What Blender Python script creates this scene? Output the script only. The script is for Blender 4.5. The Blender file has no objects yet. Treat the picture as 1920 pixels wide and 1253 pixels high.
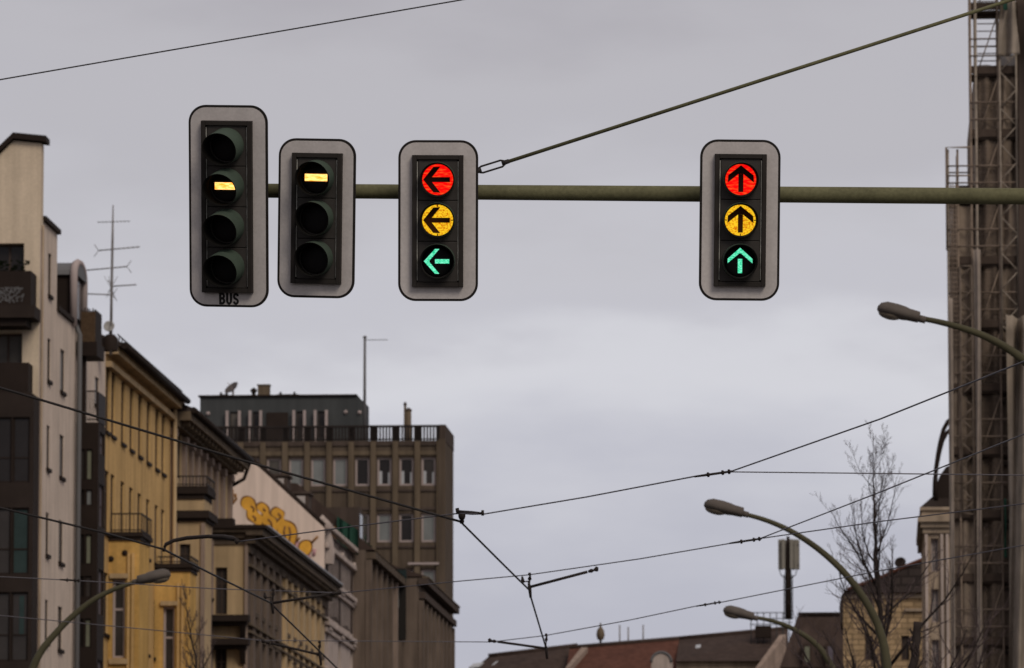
import bpy, bmesh, math, random
from mathutils import Vector, Matrix
R = math.radians
random.seed(7)
SC = bpy.context.scene
COL = SC.collection

# ------------------------------------------------------------------ camera, sky, sun, exposure
F = 200.0 / 36.0 * 1920.0            # focal length in photo pixels (200 mm lens)
CX, CY, HY = 960.0, 626.5, 1900.0    # photo centre, horizon row (below the frame)
TH = math.atan((HY - CY) / F)        # camera tilt
EYE = Vector((0, 0, 1.6))
cam_d = bpy.data.cameras.new("camera")
cam = bpy.data.objects.new("camera", cam_d)
COL.objects.link(cam)
cam.location = EYE
cam.rotation_euler = (R(90) + TH, 0, 0)
cam_d.lens = 200
cam_d.sensor_width = 36
cam_d.clip_start = 0.5
cam_d.clip_end = 6000
cam_d.dof.use_dof = True
cam_d.dof.focus_distance = 35.4
cam_d.dof.aperture_fstop = 10.0
cam_d.dof.aperture_blades = 7
SC.camera = cam

SUN_EL, SUN_AZ = R(40), R(152)       # azimuth measured from +Y, clockwise: behind the camera, to the right
world = bpy.data.worlds.new("World")
SC.world = world
world.use_nodes = True
nt = world.node_tree
nt.nodes.clear()
def wn(t, **k):
    n = nt.nodes.new(t)
    for a, b in k.items():
        setattr(n, a, b)
    return n
wout = wn("ShaderNodeOutputWorld")
bg = wn("ShaderNodeBackground")
bg.inputs[1].default_value = 0.1
sky = wn("ShaderNodeTexSky", sky_type='NISHITA', sun_disc=False, sun_elevation=SUN_EL, sun_rotation=SUN_AZ)
hsv = wn("ShaderNodeHueSaturation")
hsv.inputs['Saturation'].default_value = 0.25
nt.links.new(sky.outputs[0], hsv.inputs['Color'])
tc = wn("ShaderNodeTexCoord")
sep = wn("ShaderNodeSeparateXYZ")
nt.links.new(tc.outputs['Generated'], sep.inputs[0])
mp = wn("ShaderNodeMapping")
mp.inputs['Scale'].default_value = (13, 4, 34)
nt.links.new(tc.outputs['Generated'], mp.inputs[0])
nz = wn("ShaderNodeTexNoise")
nz.inputs['Scale'].default_value = 1.0
nz.inputs['Detail'].default_value = 5.0
nz.inputs['Roughness'].default_value = 0.5
nt.links.new(mp.outputs[0], nz.inputs['Vector'])
mr = wn("ShaderNodeMapRange")        # elevation (sine) to cloud layer
mr.inputs[1].default_value = 0.055
mr.inputs[2].default_value = 0.185
nt.links.new(sep.outputs[2], mr.inputs[0])
m1 = wn("ShaderNodeMath", operation='MULTIPLY_ADD')
m1.inputs[1].default_value = 0.62
m1.inputs[2].default_value = -0.31
nt.links.new(nz.outputs[0], m1.inputs[0])
m2 = wn("ShaderNodeMath", operation='ADD')
nt.links.new(mr.outputs[0], m2.inputs[0])
nt.links.new(m1.outputs[0], m2.inputs[1])
ramp = wn("ShaderNodeValToRGB")
ramp.color_ramp.interpolation = 'B_SPLINE'
def lin(c):
    return tuple((v / 255 / 12.92) if v / 255 <= 0.04045 else ((v / 255 + 0.055) / 1.055) ** 2.4 for v in c)
stops = [(0.00, (184, 184, 195)), (0.14, (176, 177, 191)), (0.30, (199, 199, 208)), (0.43, (216, 216, 222)),
         (0.52, (188, 187, 196)), (0.61, (197, 196, 203)), (0.74, (179, 177, 184)), (0.87, (187, 185, 191)), (1.0, (170, 167, 174))]
els = ramp.color_ramp.elements
els[0].position, els[1].position = stops[0][0], stops[-1][0]
els[0].color = (*lin(stops[0][1]), 1)
els[1].color = (*lin(stops[-1][1]), 1)
for p_, c_ in stops[1:-1]:
    e = els.new(p_)
    e.color = (*lin(c_), 1)
nt.links.new(m2.outputs[0], ramp.inputs[0])
vs = wn("ShaderNodeVectorMath", operation='SCALE')
vs.inputs['Scale'].default_value = 10.2
nt.links.new(ramp.outputs[0], vs.inputs[0])
mx = wn("ShaderNodeMixRGB")
mx.inputs[0].default_value = 0.08    # a little of the clear sky above the cloud cover
nt.links.new(vs.outputs[0], mx.inputs[1])
nt.links.new(hsv.outputs[0], mx.inputs[2])
nt.links.new(mx.outputs[0], bg.inputs[0])
nt.links.new(bg.outputs[0], wout.inputs[0])

sun_d = bpy.data.lights.new("sun", 'SUN')
sun_d.energy = 1.5
sun_d.angle = R(25)
sun_d.color = (1.0, 0.92, 0.80)
sun = bpy.data.objects.new("sun", sun_d)
COL.objects.link(sun)
sdir = Vector((math.sin(SUN_AZ) * math.cos(SUN_EL), math.cos(SUN_AZ) * math.cos(SUN_EL), math.sin(SUN_EL)))
sun.rotation_euler = sdir.to_track_quat('Z', 'Y').to_euler()
sun.location = (20, -20, 60)

SC.view_settings.view_transform = 'Standard'
SC.view_settings.look = 'None'
SC.view_settings.exposure = 0.0
SC.view_settings.gamma = 1.0

# ------------------------------------------------------------------ measuring helpers (photo row/column -> point on a real plane)
TA = (1656.0 - CX) / F * math.cos(TH)   # the street runs a little to the right of the view
AL = math.atan(TA)
DV = Vector((math.sin(AL), math.cos(AL), 0))    # along the street, away
RV = Vector((math.cos(AL), -math.sin(AL), 0))   # across the street, to the right
def ray(px, py):
    u = (px - CX) / F
    v = -(py - CY) / F
    return Vector((u, math.cos(TH) - v * math.sin(TH), math.sin(TH) + v * math.cos(TH)))
def P(px, py, Y):
    d = ray(px, py)
    return EYE + d * (Y / d.y)
def FB(px, py, B):
    """photo point on a plane along the street at offset B -> (a, z)"""
    d = ray(px, py)
    t = B / d.dot(RV)
    p = EYE + d * t
    return p.dot(DV), p.z
def FA(px, py, A):
    """photo point on a plane across the street at distance A -> (b, z)"""
    d = ray(px, py)
    t = A / d.dot(DV)
    p = EYE + d * t
    return p.dot(RV), p.z

# ------------------------------------------------------------------ materials
MATS = {}
def mat(name, col, rough=0.75, metal=0.0, var=0.18, scale=1.5, streak=0.0, bump=0.0, spec=0.06, emit=None, estr=0.0, brick=None, fine=0.0):
    if name in MATS:
        return MATS[name]
    m = bpy.data.materials.new(name)
    m.use_nodes = True
    t = m.node_tree
    b = t.nodes["Principled BSDF"]
    b.inputs['Roughness'].default_value = rough
    b.inputs['Metallic'].default_value = metal
    b.inputs['Specular IOR Level'].default_value = spec
    c = t.nodes.new("ShaderNodeTexCoord")
    n = t.nodes.new("ShaderNodeTexNoise")
    n.inputs['Scale'].default_value = scale
    n.inputs['Detail'].default_value = 6
    n.inputs['Roughness'].default_value = 0.6
    t.links.new(c.outputs['Object'], n.inputs['Vector'])
    rp = t.nodes.new("ShaderNodeMapRange")
    rp.inputs[1].default_value = 0.25
    rp.inputs[2].default_value = 0.75
    rp.inputs[3].default_value = 1 - var
    rp.inputs[4].default_value = 1 + var
    t.links.new(n.outputs[0], rp.inputs[0])
    val = rp.outputs[0]
    def times(v1, tex, lo, hi, a=0.35, bb=0.65):
        q = t.nodes.new("ShaderNodeMapRange")
        q.inputs[1].default_value = a
        q.inputs[2].default_value = bb
        q.inputs[3].default_value = lo
        q.inputs[4].default_value = hi
        t.links.new(tex, q.inputs[0])
        w = t.nodes.new("ShaderNodeMath")
        w.operation = 'MULTIPLY'
        t.links.new(v1, w.inputs[0])
        t.links.new(q.outputs[0], w.inputs[1])
        return w.outputs[0]
    if streak:
        mpp = t.nodes.new("ShaderNodeMapping")
        mpp.inputs['Scale'].default_value = (2.2, 2.2, 0.16)
        t.links.new(c.outputs['Object'], mpp.inputs[0])
        n2 = t.nodes.new("ShaderNodeTexNoise")
        n2.inputs['Scale'].default_value = 1.3
        n2.inputs['Detail'].default_value = 5
        t.links.new(mpp.outputs[0], n2.inputs['Vector'])
        val = times(val, n2.outputs[0], 1 - streak, 1.06)
    if fine:
        n3 = t.nodes.new("ShaderNodeTexNoise")
        n3.inputs['Scale'].default_value = scale * 14
        n3.inputs['Detail'].default_value = 4
        t.links.new(c.outputs['Object'], n3.inputs['Vector'])
        val = times(val, n3.outputs[0], 1 - fine, 1 + fine * 0.6)
    rgb = t.nodes.new("ShaderNodeVectorMath")
    rgb.operation = 'SCALE'
    rgb.inputs[0].default_value = col[:3]
    if brick:
        bt = t.nodes.new("ShaderNodeTexBrick")
        bt.inputs['Color1'].default_value = (*col, 1)
        bt.inputs['Color2'].default_value = (*[v * 0.72 for v in col], 1)
        bt.inputs['Mortar'].default_value = (*[v * 0.5 for v in col], 1)
        bt.inputs['Scale'].default_value = 1.0
        bt.inputs['Brick Width'].default_value = brick[0]
        bt.inputs['Row Height'].default_value = brick[1]
        bt.inputs['Mortar Size'].default_value = brick[1] * 0.12
        mb_ = t.nodes.new("ShaderNodeMapping")
        mb_.inputs['Rotation'].default_value = (R(90), 0, 0)
        t.links.new(c.outputs['Object'], mb_.inputs[0])
        t.links.new(mb_.outputs[0], bt.inputs['Vector'])
        t.links.new(bt.outputs[0], rgb.inputs[0])
    t.links.new(val, rgb.inputs['Scale'])
    t.links.new(rgb.outputs[0], b.inputs['Base Color'])
    if bump:
        bp = t.nodes.new("ShaderNodeBump")
        bp.inputs['Strength'].default_value = bump
        bp.inputs['Distance'].default_value = 0.02
        t.links.new(n.outputs[0], bp.inputs['Height'])
        t.links.new(bp.outputs[0], b.inputs['Normal'])
    if emit:
        b.inputs['Emission Strength'].default_value = estr
        e = t.nodes.new("ShaderNodeVectorMath")
        e.operation = 'SCALE'
        e.inputs[0].default_value = emit
        t.links.new(val, e.inputs['Scale'])
        t.links.new(e.outputs[0], b.inputs['Emission Color'])
    MATS[name] = m
    return m

def lamp_mat(name, c_lo, c_hi, strength, scale=(60, 60, 60), lo=0.4, hi=0.62):
    """a lit, ribbed signal lens: two emission tones broken up like a moulded diffuser"""
    m = bpy.data.materials.new(name)
    m.use_nodes = True
    t = m.node_tree
    b = t.nodes["Principled BSDF"]
    b.inputs['Base Color'].default_value = (*[v * 0.2 for v in c_lo], 1)
    b.inputs['Roughness'].default_value = 0.5
    b.inputs['Specular IOR Level'].default_value = 0.05
    c = t.nodes.new("ShaderNodeTexCoord")
    mpp = t.nodes.new("ShaderNodeMapping")
    mpp.inputs['Scale'].default_value = scale
    t.links.new(c.outputs['Object'], mpp.inputs[0])
    n = t.nodes.new("ShaderNodeTexNoise")
    n.inputs['Scale'].default_value = 1.0
    n.inputs['Detail'].default_value = 3
    t.links.new(mpp.outputs[0], n.inputs['Vector'])
    r = t.nodes.new("ShaderNodeValToRGB")
    r.color_ramp.elements[0].position = lo
    r.color_ramp.elements[0].color = (*c_lo, 1)
    r.color_ramp.elements[1].position = hi
    r.color_ramp.elements[1].color = (*c_hi, 1)
    t.links.new(n.outputs[0], r.inputs[0])
    t.links.new(r.outputs[0], b.inputs['Emission Color'])
    b.inputs['Emission Strength'].default_value = strength
    return m

def net_mat(name, col, alpha, scale=14):
    m = mat(name, col, rough=0.9, var=0.3, scale=1.2, streak=0.2)
    b = m.node_tree.nodes["Principled BSDF"]
    b.inputs['Alpha'].default_value = alpha
    return m

M = dict(
    signal_face=mat('pale_board_paint', (0.555, 0.505, 0.48), 0.6, var=0.12, scale=4, streak=0.2, fine=0.06),
    black=mat('weathered_black_plastic', (0.022, 0.019, 0.017), 0.55, var=0.15, scale=8),
    housing=mat('black_signal_housing', (0.032, 0.027, 0.024), 0.6, var=0.15, scale=9),
    door=mat('dark_lamp_door', (0.050, 0.044, 0.040), 0.5, var=0.15, scale=9),
    door_glint=mat('door_edge_highlight', (0.42, 0.40, 0.36), 0.5, var=0.6, scale=18),  # pale colour imitates light caught along the door edges
    visor=mat('grey_green_visor', (0.056, 0.074, 0.056), 0.65, var=0.15, scale=8),
    visor_in=mat('matt_visor_inside', (0.010, 0.009, 0.008), 0.9, var=0.1),
    lens_off=mat('unlit_lens', (0.012, 0.009, 0.009), 0.45, var=0.2, scale=30, spec=0.15),
    lens_black=mat('black_mask_lens', (0.006, 0.006, 0.006), 0.4, var=0.1, spec=0.1),
    lens_red=lamp_mat('lit_red_lens', (0.95, 0.002, 0.003), (1.0, 0.13, 0.02), 1.0, (24, 24, 100), 0.48, 0.78),
    lens_yel=lamp_mat('lit_amber_lens', (0.60, 0.13, 0.001), (1.0, 0.62, 0.02), 1.0, (95, 95, 110), 0.33, 0.56),
    sym_red=mat('dark_arrow_on_red', (0.035, 0.008, 0.006), 0.6),
    sym_yel=mat('dark_arrow_on_amber', (0.06, 0.018, 0.004), 0.6),
    sym_green=lamp_mat('lit_green_arrow', (0.012, 0.62, 0.28), (0.24, 1.0, 0.66), 1.0, (60, 60, 170), 0.38, 0.60),
    sym_bar=lamp_mat('lit_amber_bar', (1.0, 0.30, 0.02), (1.0, 0.58, 0.17), 1.9, (30, 30, 90), 0.34, 0.6),
    lettering=mat('black_lettering', (0.022, 0.020, 0.019), 0.6),
    olive=mat('olive_green_paint', (0.125, 0.116, 0.062), 0.55, var=0.25, scale=3.0, fine=0.14),
    lamp_paint=mat('dark_olive_lamp_paint', (0.070, 0.062, 0.036), 0.6, var=0.2, scale=3.0),
    cable=mat('dark_steel_cable', (0.032, 0.028, 0.027), 0.6, metal=0.2),
    wire=mat('bronze_contact_wire', (0.11, 0.10, 0.108), 0.5, metal=0.3),
    insul=mat('dark_brown_insulator', (0.026, 0.020, 0.018), 0.5),
    white=mat('white_plaster', (0.60, 0.485, 0.40), 0.9, var=0.10, scale=0.8, streak=0.16, fine=0.06),
    cream=mat('cream_plaster', (0.60, 0.48, 0.355), 0.9, var=0.10, scale=0.8, streak=0.14, fine=0.06),
    yellow=mat('ochre_yellow_plaster', (0.56, 0.355, 0.150), 0.9, var=0.14, scale=0.5, streak=0.22, fine=0.08),
    yellow_hi=mat('yellow_bay_plaster', (0.54, 0.325, 0.105), 0.9, var=0.16, scale=0.5, streak=0.28, fine=0.08),
    ochre=mat('dull_ochre_plaster', (0.43, 0.305, 0.175), 0.9, var=0.14, scale=0.6, streak=0.2),
    stucco=mat('grey_stucco', (0.27, 0.20, 0.16), 0.9, var=0.14, scale=0.8, streak=0.2),
    pale_stucco=mat('pale_stucco', (0.44, 0.355, 0.31), 0.9, var=0.2, scale=0.9, streak=0.25),
    firewall=mat('pale_firewall_plaster', (0.66, 0.52, 0.43), 0.9, var=0.08, scale=0.4, streak=0.12),
    graf_y=mat('yellow_spray_paint', (0.62, 0.31, 0.045), 0.8, var=0.25, scale=1.2, fine=0.1),
    graf_o2=mat('orange_spray_paint', (0.50, 0.19, 0.035), 0.8, var=0.3, scale=1.5),
    graf_o=mat('brown_orange_spray_paint', (0.21, 0.105, 0.04), 0.8, var=0.3, scale=1.5),
    graf_p=mat('pink_spray_paint', (0.45, 0.25, 0.26), 0.8),
    conc=mat('brown_grey_concrete', (0.100, 0.074, 0.054), 0.9, var=0.14, scale=0.35, streak=0.25),
    conc_lt=mat('light_brown_concrete', (0.135, 0.100, 0.068), 0.9, var=0.14, scale=0.5, streak=0.25),
    conc_dk=mat('dark_brown_concrete', (0.075, 0.055, 0.045), 0.9, var=0.14, scale=0.5, streak=0.2),
    slate=mat('blue_grey_cladding', (0.060, 0.062, 0.062), 0.7, var=0.08, scale=0.5, streak=0.1),
    slate_lt=mat('grey_sheet_metal', (0.13, 0.125, 0.125), 0.6, var=0.12, scale=0.6),
    dark=mat('dark_brown_metal', (0.024, 0.0165, 0.0135), 0.7, var=0.15, scale=1.2),
    dark2=mat('charcoal_panel', (0.030, 0.0215, 0.018), 0.8, var=0.2, scale=1.0),
    rail=mat('dark_railing', (0.028, 0.022, 0.020), 0.6),
    wicker=mat('brown_wicker', (0.080, 0.050, 0.030), 0.85, var=0.35, scale=12),
    roof=mat('dark_roof_tile', (0.055, 0.042, 0.038), 0.85, var=0.2, scale=1.5, brick=(0.6, 0.35)),
    roof_b=mat('brown_roof_tile', (0.060, 0.041, 0.034), 0.85, var=0.2, scale=1.0, streak=0.2),
    roof_r=mat('red_brown_roof_tile', (0.105, 0.045, 0.032), 0.85, var=0.2, scale=1.0, streak=0.2),
    flash=mat('zinc_flashing', (0.32, 0.31, 0.32), 0.5, metal=0.2, var=0.2, scale=2),
    glass=mat('dark_window_glass', (0.020, 0.016, 0.015), 0.15, var=0.3, scale=0.6, spec=0.16),
    glass_g=mat('curtained_glass', (0.20, 0.205, 0.20), 0.35, var=0.12, scale=1.5, streak=0.12),
    glass_w=mat('white_curtain_and_sky_reflection', (0.42, 0.42, 0.43), 0.4, var=0.1, scale=1.5),  # white curtains; on the skylights a painted sky reflection
    glass_t=mat('teal_curtain_glass', (0.030, 0.045, 0.043), 0.5, var=0.2, scale=1.5),
    glass_y=mat('pale_green_glass', (0.16, 0.16, 0.115), 0.35, var=0.2, scale=1.5),
    glass_l=mat('lilac_glass', (0.11, 0.092, 0.108), 0.4, var=0.3, scale=1.5),
    wood=mat('brown_window_wood', (0.060, 0.042, 0.034), 0.7, var=0.15),
    frame=mat('pinkish_white_frame', (0.36, 0.29, 0.27), 0.7, var=0.1, scale=2),
    frame_w=mat('white_frame', (0.42, 0.37, 0.34), 0.7, var=0.1, scale=2),
    plant=mat('balcony_greenery', (0.035, 0.05, 0.020), 0.8, var=0.4, scale=8),
    antenna_panel=mat('pale_olive_panel', (0.21, 0.19, 0.16), 0.6),
    antenna=mat('aluminium_antenna', (0.22, 0.20, 0.19), 0.5, metal=0.4),
    dish=mat('grey_dish', (0.33, 0.31, 0.29), 0.5, var=0.1),
    dish_dk=mat('dark_dish', (0.10, 0.085, 0.08), 0.6, var=0.1),
    lamp_head=mat('brown_grey_lamp_housing', (0.10, 0.082, 0.070), 0.55, var=0.15, scale=6),
    lamp_glass=mat('dull_lamp_glass', (0.17, 0.135, 0.10), 0.2, var=0.2, scale=5, spec=0.5),
    bark=mat('dark_bark', (0.034, 0.026, 0.023), 0.9, var=0.3, scale=6),
    twig=mat('reddish_twig', (0.085, 0.062, 0.060), 0.9, var=0.25, scale=3),
    net_green=mat('green_net', (0.022, 0.060, 0.042), 0.85, var=0.2, scale=2),
    net_tan=net_mat('tan_scaffold_net', (0.30, 0.245, 0.195), 0.9),
    net_brown=net_mat('brown_debris_net', (0.20, 0.150, 0.115), 0.55),
    net_mid=net_mat('dusty_tan_net', (0.27, 0.207, 0.158), 0.74),
    stucco_dk=mat('sooty_brown_stucco', (0.150, 0.112, 0.088), 0.9, var=0.2, scale=0.7, streak=0.3),
    glass2=mat('dim_window_glass', (0.040, 0.033, 0.030), 0.2, var=0.3, scale=0.6, spec=0.16),
    glass3=mat('half_curtained_glass', (0.10, 0.088, 0.078), 0.35, var=0.3, scale=1.0, streak=0.2),
    net_pale=net_mat('pale_scaffold_net', (0.30, 0.245, 0.205), 0.9),
    galv=mat('rusty_galvanised_tube', (0.20, 0.150, 0.115), 0.7, metal=0.0, var=0.35, scale=2.5),
    galv_dk=mat('dull_brown_tube', (0.14, 0.108, 0.086), 0.7, var=0.35, scale=2.5),
    galv_lt=mat('bare_galvanised_tube', (0.25, 0.205, 0.165), 0.7, metal=0.0, var=0.3, scale=3),
    plank=mat('dark_scaffold_plank', (0.060, 0.043, 0.034), 0.9, var=0.3, scale=2),
    brown_wall=mat('brown_masonry', (0.20, 0.150, 0.115), 0.9, var=0.3, scale=0.7, streak=0.3),
    ybrick=mat('yellow_brick', (0.42, 0.29, 0.165), 0.9, var=0.25, scale=0.9, brick=(0.5, 0.22), streak=0.2),
    sandstone=mat('sandstone_plaster', (0.36, 0.275, 0.20), 0.9, var=0.2, scale=0.8, streak=0.3),
    teal_sign=mat('dark_teal_sign', (0.020, 0.030, 0.030), 0.5),
    asphalt=mat('asphalt', (0.05, 0.049, 0.05), 0.9, var=0.2, scale=0.6, fine=0.2),
    paving=mat('grey_paving', (0.16, 0.15, 0.14), 0.9, var=0.2, scale=1.0),
    ground=mat('city_ground', (0.10, 0.095, 0.09), 0.95, var=0.2, scale=0.05),
    kerb=mat('granite_kerb', (0.22, 0.21, 0.20), 0.8, var=0.2),
    road_paint=mat('white_road_paint', (0.6, 0.6, 0.58), 0.8, var=0.15, scale=4),
)

# ------------------------------------------------------------------ mesh helpers
class MB:
    def __init__(s):
        s.v, s.f, s.sm = [], [], []
    def add(s, vs_, fs, smooth=False):
        o = len(s.v)
        s.v += [tuple(v) for v in vs_]
        for f in fs:
            s.f.append([i + o for i in f])
            s.sm.append(smooth)
        return s
    def hexa(s, q):      # 8 points: bottom 4, top 4
        return s.add(q, [(0, 3, 2, 1), (4, 5, 6, 7), (0, 1, 5, 4), (1, 2, 6, 5), (2, 3, 7, 6), (3, 0, 4, 7)])
    def box(s, x0, x1, y0, y1, z0, z1):
        return s.hexa([(x0, y0, z0), (x1, y0, z0), (x1, y1, z0), (x0, y1, z0), (x0, y0, z1), (x1, y0, z1), (x1, y1, z1), (x0, y1, z1)])
    def quad(s, a, b, c, d):
        return s.add([a, b, c, d], [(0, 1, 2, 3)])
    def extrude(s, poly, vec):
        n = len(poly)
        vec = Vector(vec)
        top = [tuple(Vector(p) + vec) for p in poly]
        fs = [tuple(range(n))[::-1], tuple(range(n, 2 * n))]
        fs += [(i, (i + 1) % n, n + (i + 1) % n, n + i) for i in range(n)]
        return s.add(list(poly) + top, fs)
    def tube(s, pts, r, n=8, smooth=True):
        pts = [Vector(p) for p in pts]
        k = len(pts)
        rs = r if isinstance(r, (list, tuple)) else [r] * k
        up = Vector((0, 0, 1))
        t0 = (pts[1] - pts[0]).normalized()
        if abs(t0.dot(up)) > 0.95:
            up = Vector((1, 0, 0))
        side = t0.cross(up).normalized()
        vs_ = []
        for i, p in enumerate(pts):
            t = (pts[min(i + 1, k - 1)] - pts[max(i - 1, 0)]).normalized()
            side = (side - t * side.dot(t)).normalized()
            o = t.cross(side)
            for j in range(n):
                an = 2 * math.pi * j / n
                vs_.append(p + (side * math.cos(an) + o * math.sin(an)) * rs[i])
        fs = []
        for i in range(k - 1):
            for j in range(n):
                a, b = i * n + j, i * n + (j + 1) % n
                fs.append((a, b, b + n, a + n))
        s.add(vs_, fs, smooth)
        o = len(s.v) - len(vs_)
        s.f.append([o + j for j in range(n)][::-1]); s.sm.append(False)
        s.f.append([o + (k - 1) * n + j for j in range(n)]); s.sm.append(False)
        return s
    def lathe(s, c, axis, prof, n=24, smooth=True, closed=False):
        """prof: list of (radius, along axis)"""
        c = Vector(c); axis = Vector(axis).normalized()
        up = Vector((0, 0, 1)) if abs(axis.z) < 0.9 else Vector((1, 0, 0))
        e1 = axis.cross(up).normalized(); e2 = axis.cross(e1)
        vs_, fs = [], []
        for (r, h) in prof:
            for j in range(n):
                an = 2 * math.pi * j / n
                vs_.append(c + axis * h + (e1 * math.cos(an) + e2 * math.sin(an)) * max(r, 1e-4))
        for i in range(len(prof) - 1):
            for j in range(n):
                a, b = i * n + j, i * n + (j + 1) % n
                fs.append((a, b, b + n, a + n))
        return s.add(vs_, fs, smooth)
    def build(s, name, m, parent=None, org=(0, 0, 0), bevel=0.0):
        me = bpy.data.meshes.new(name)
        me.from_pydata([(v[0] - org[0], v[1] - org[1], v[2] - org[2]) for v in s.v], [], s.f)
        me.polygons.foreach_set('use_smooth', s.sm)
        bm = bmesh.new(); bm.from_mesh(me)
        bmesh.ops.recalc_face_normals(bm, faces=bm.faces)
        bm.to_mesh(me); bm.free()
        me.materials.append(M[m] if isinstance(m, str) else m)
        o = bpy.data.objects.new(name, me)
        COL.objects.link(o)
        if parent:
            o.parent = parent
        if bevel:
            b = o.modifiers.new('bevel', 'BEVEL'); b.width = bevel; b.segments = 2; b.limit_method = 'ANGLE'
        return o

def tag(o, label=None, cat=None, group=None, kind=None):
    if label: o['label'] = label
    if cat: o['category'] = cat
    if group: o['group'] = group
    if kind: o['kind'] = kind
    return o

class Thing:
    """an Empty at the thing's base; parts are authored in the thing's frame axes and parented to it"""
    def __init__(s, name, label, cat, org, street=False, group=None, rot=None):
        s.o = bpy.data.objects.new(name, None)
        COL.objects.link(s.o)
        s.o.empty_display_size = 0.3
        s.org = Vector(org)
        if street:                       # org = (b, a, z)
            s.o.location = RV * org[0] + DV * org[1] + Vector((0, 0, org[2]))
            s.o.rotation_euler = (0, 0, -AL)
        else:
            s.o.location = org
        if rot:
            s.o.rotation_euler = rot
        tag(s.o, label, cat, group)
    def part(s, name, mb, m, parent=None, bevel=0.0, label=None):
        o = mb.build(name, m, parent or s.o, s.org, bevel)
        if label: o['label'] = label
        return o

def solo(name, mb, m, label, cat, group=None, kind=None):
    zs = min(v[2] for v in mb.v); n = len(mb.v)
    org = (sum(v[0] for v in mb.v) / n, sum(v[1] for v in mb.v) / n, zs)
    o = mb.build(name, m, None, org)
    o.location = org
    return tag(o, label, cat, group, kind)

def mbox(mb, Mf, u0, u1, z0, z1, d0, d1):
    return mb.hexa([Mf(u0, z0, d0), Mf(u1, z0, d0), Mf(u1, z0, d1), Mf(u0, z0, d1), Mf(u0, z1, d0), Mf(u1, z1, d0), Mf(u1, z1, d1), Mf(u0, z1, d1)])

def wall(mb, Mf, u0, u1, z0, z1, holes=(), rd=0.18):
    us = sorted({u0, u1, *[min(max(h[0], u0), u1) for h in holes], *[min(max(h[1], u0), u1) for h in holes]})
    zs = sorted({z0, z1, *[min(max(h[2], z0), z1) for h in holes], *[min(max(h[3], z0), z1) for h in holes]})
    for i in range(len(us) - 1):
        for j in range(len(zs) - 1):
            uc, zc = (us[i] + us[i + 1]) / 2, (zs[j] + zs[j + 1]) / 2
            if any(h[0] < uc < h[1] and h[2] < zc < h[3] for h in holes):
                continue
            mb.quad(Mf(us[i], zs[j], 0), Mf(us[i + 1], zs[j], 0), Mf(us[i + 1], zs[j + 1], 0), Mf(us[i], zs[j + 1], 0))
    for (a, b, c, d) in holes:
        mb.quad(Mf(a, c, 0), Mf(a, d, 0), Mf(a, d, rd), Mf(a, c, rd))
        mb.quad(Mf(b, c, 0), Mf(b, d, 0), Mf(b, d, rd), Mf(b, c, rd))
        mb.quad(Mf(a, c, 0), Mf(b, c, 0), Mf(b, c, rd), Mf(a, c, rd))
        mb.quad(Mf(a, d, 0), Mf(b, d, 0), Mf(b, d, rd), Mf(a, d, rd))

WRND = random.Random(5)
def window(T, Mf, h, d=0.14, fm='wood', pm='glass', nv=1, nh=(0.66,), fw=0.07, sill=None, parent=None):
    u0, u1, z0, z1 = h
    if pm == 'glass':
        pm = WRND.choice(('glass', 'glass', 'glass', 'glass2', 'glass2', 'glass3'))
    mb = MB()
    mbox(mb, Mf, u0, u0 + fw, z0, z1, d, d + 0.07); mbox(mb, Mf, u1 - fw, u1, z0, z1, d, d + 0.07)
    mbox(mb, Mf, u0 + fw, u1 - fw, z0, z0 + fw, d, d + 0.07); mbox(mb, Mf, u0 + fw, u1 - fw, z1 - fw, z1, d, d + 0.07)
    for i in range(nv):
        c = u0 + (u1 - u0) * (i + 1) / (nv + 1)
        mbox(mb, Mf, c - fw * 0.45, c + fw * 0.45, z0 + fw, z1 - fw, d + 0.004, d + 0.066)
    for t in nh:
        c = z0 + (z1 - z0) * t
        mbox(mb, Mf, u0 + fw, u1 - fw, c - fw * 0.45, c + fw * 0.45, d + 0.008, d + 0.062)
    w = T.part('window', mb, fm, parent)
    g = MB(); mbox(g, Mf, u0 + fw * 0.5, u1 - fw * 0.5, z0 + fw * 0.5, z1 - fw * 0.5, d + 0.03, d + 0.045)
    T.part('pane', g, pm, w if not parent else parent)
    if sill:
        sb = MB(); mbox(sb, Mf, u0 - 0.05, u1 + 0.05, z0 - 0.12, z0 - 0.002, -0.085, 0.03)
        T.part('sill', sb, sill, w if not parent else parent)
    return w

def railing(mb, Mf, u0, u1, z0, z1, d, step=0.14, r=0.012, rails=True):
    mbox(mb, Mf, u0, u1, z1 - 0.05, z1, d - 0.025, d + 0.025)
    mbox(mb, Mf, u0, u1, z0 + 0.05, z0 + 0.09, d - 0.02, d + 0.02)
    n = max(1, int(abs(u1 - u0) / step))
    for i in range(n + 1):
        u = u0 + (u1 - u0) * i / n
        mbox(mb, Mf, u - r, u + r, z0, z1 - 0.05, d - r, d + r)

def rrect(w, h, r, n=10):
    pts = []
    for (cx, cz, a0) in ((w / 2 - r, h / 2 - r, 0), (-w / 2 + r, h / 2 - r, 90), (-w / 2 + r, -h / 2 + r, 180), (w / 2 - r, -h / 2 + r, 270)):
        for i in range(n + 1):
            a = R(a0 + 90 * i / n)
            pts.append((cx + r * math.cos(a), cz + r * math.sin(a)))
    return pts

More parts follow.
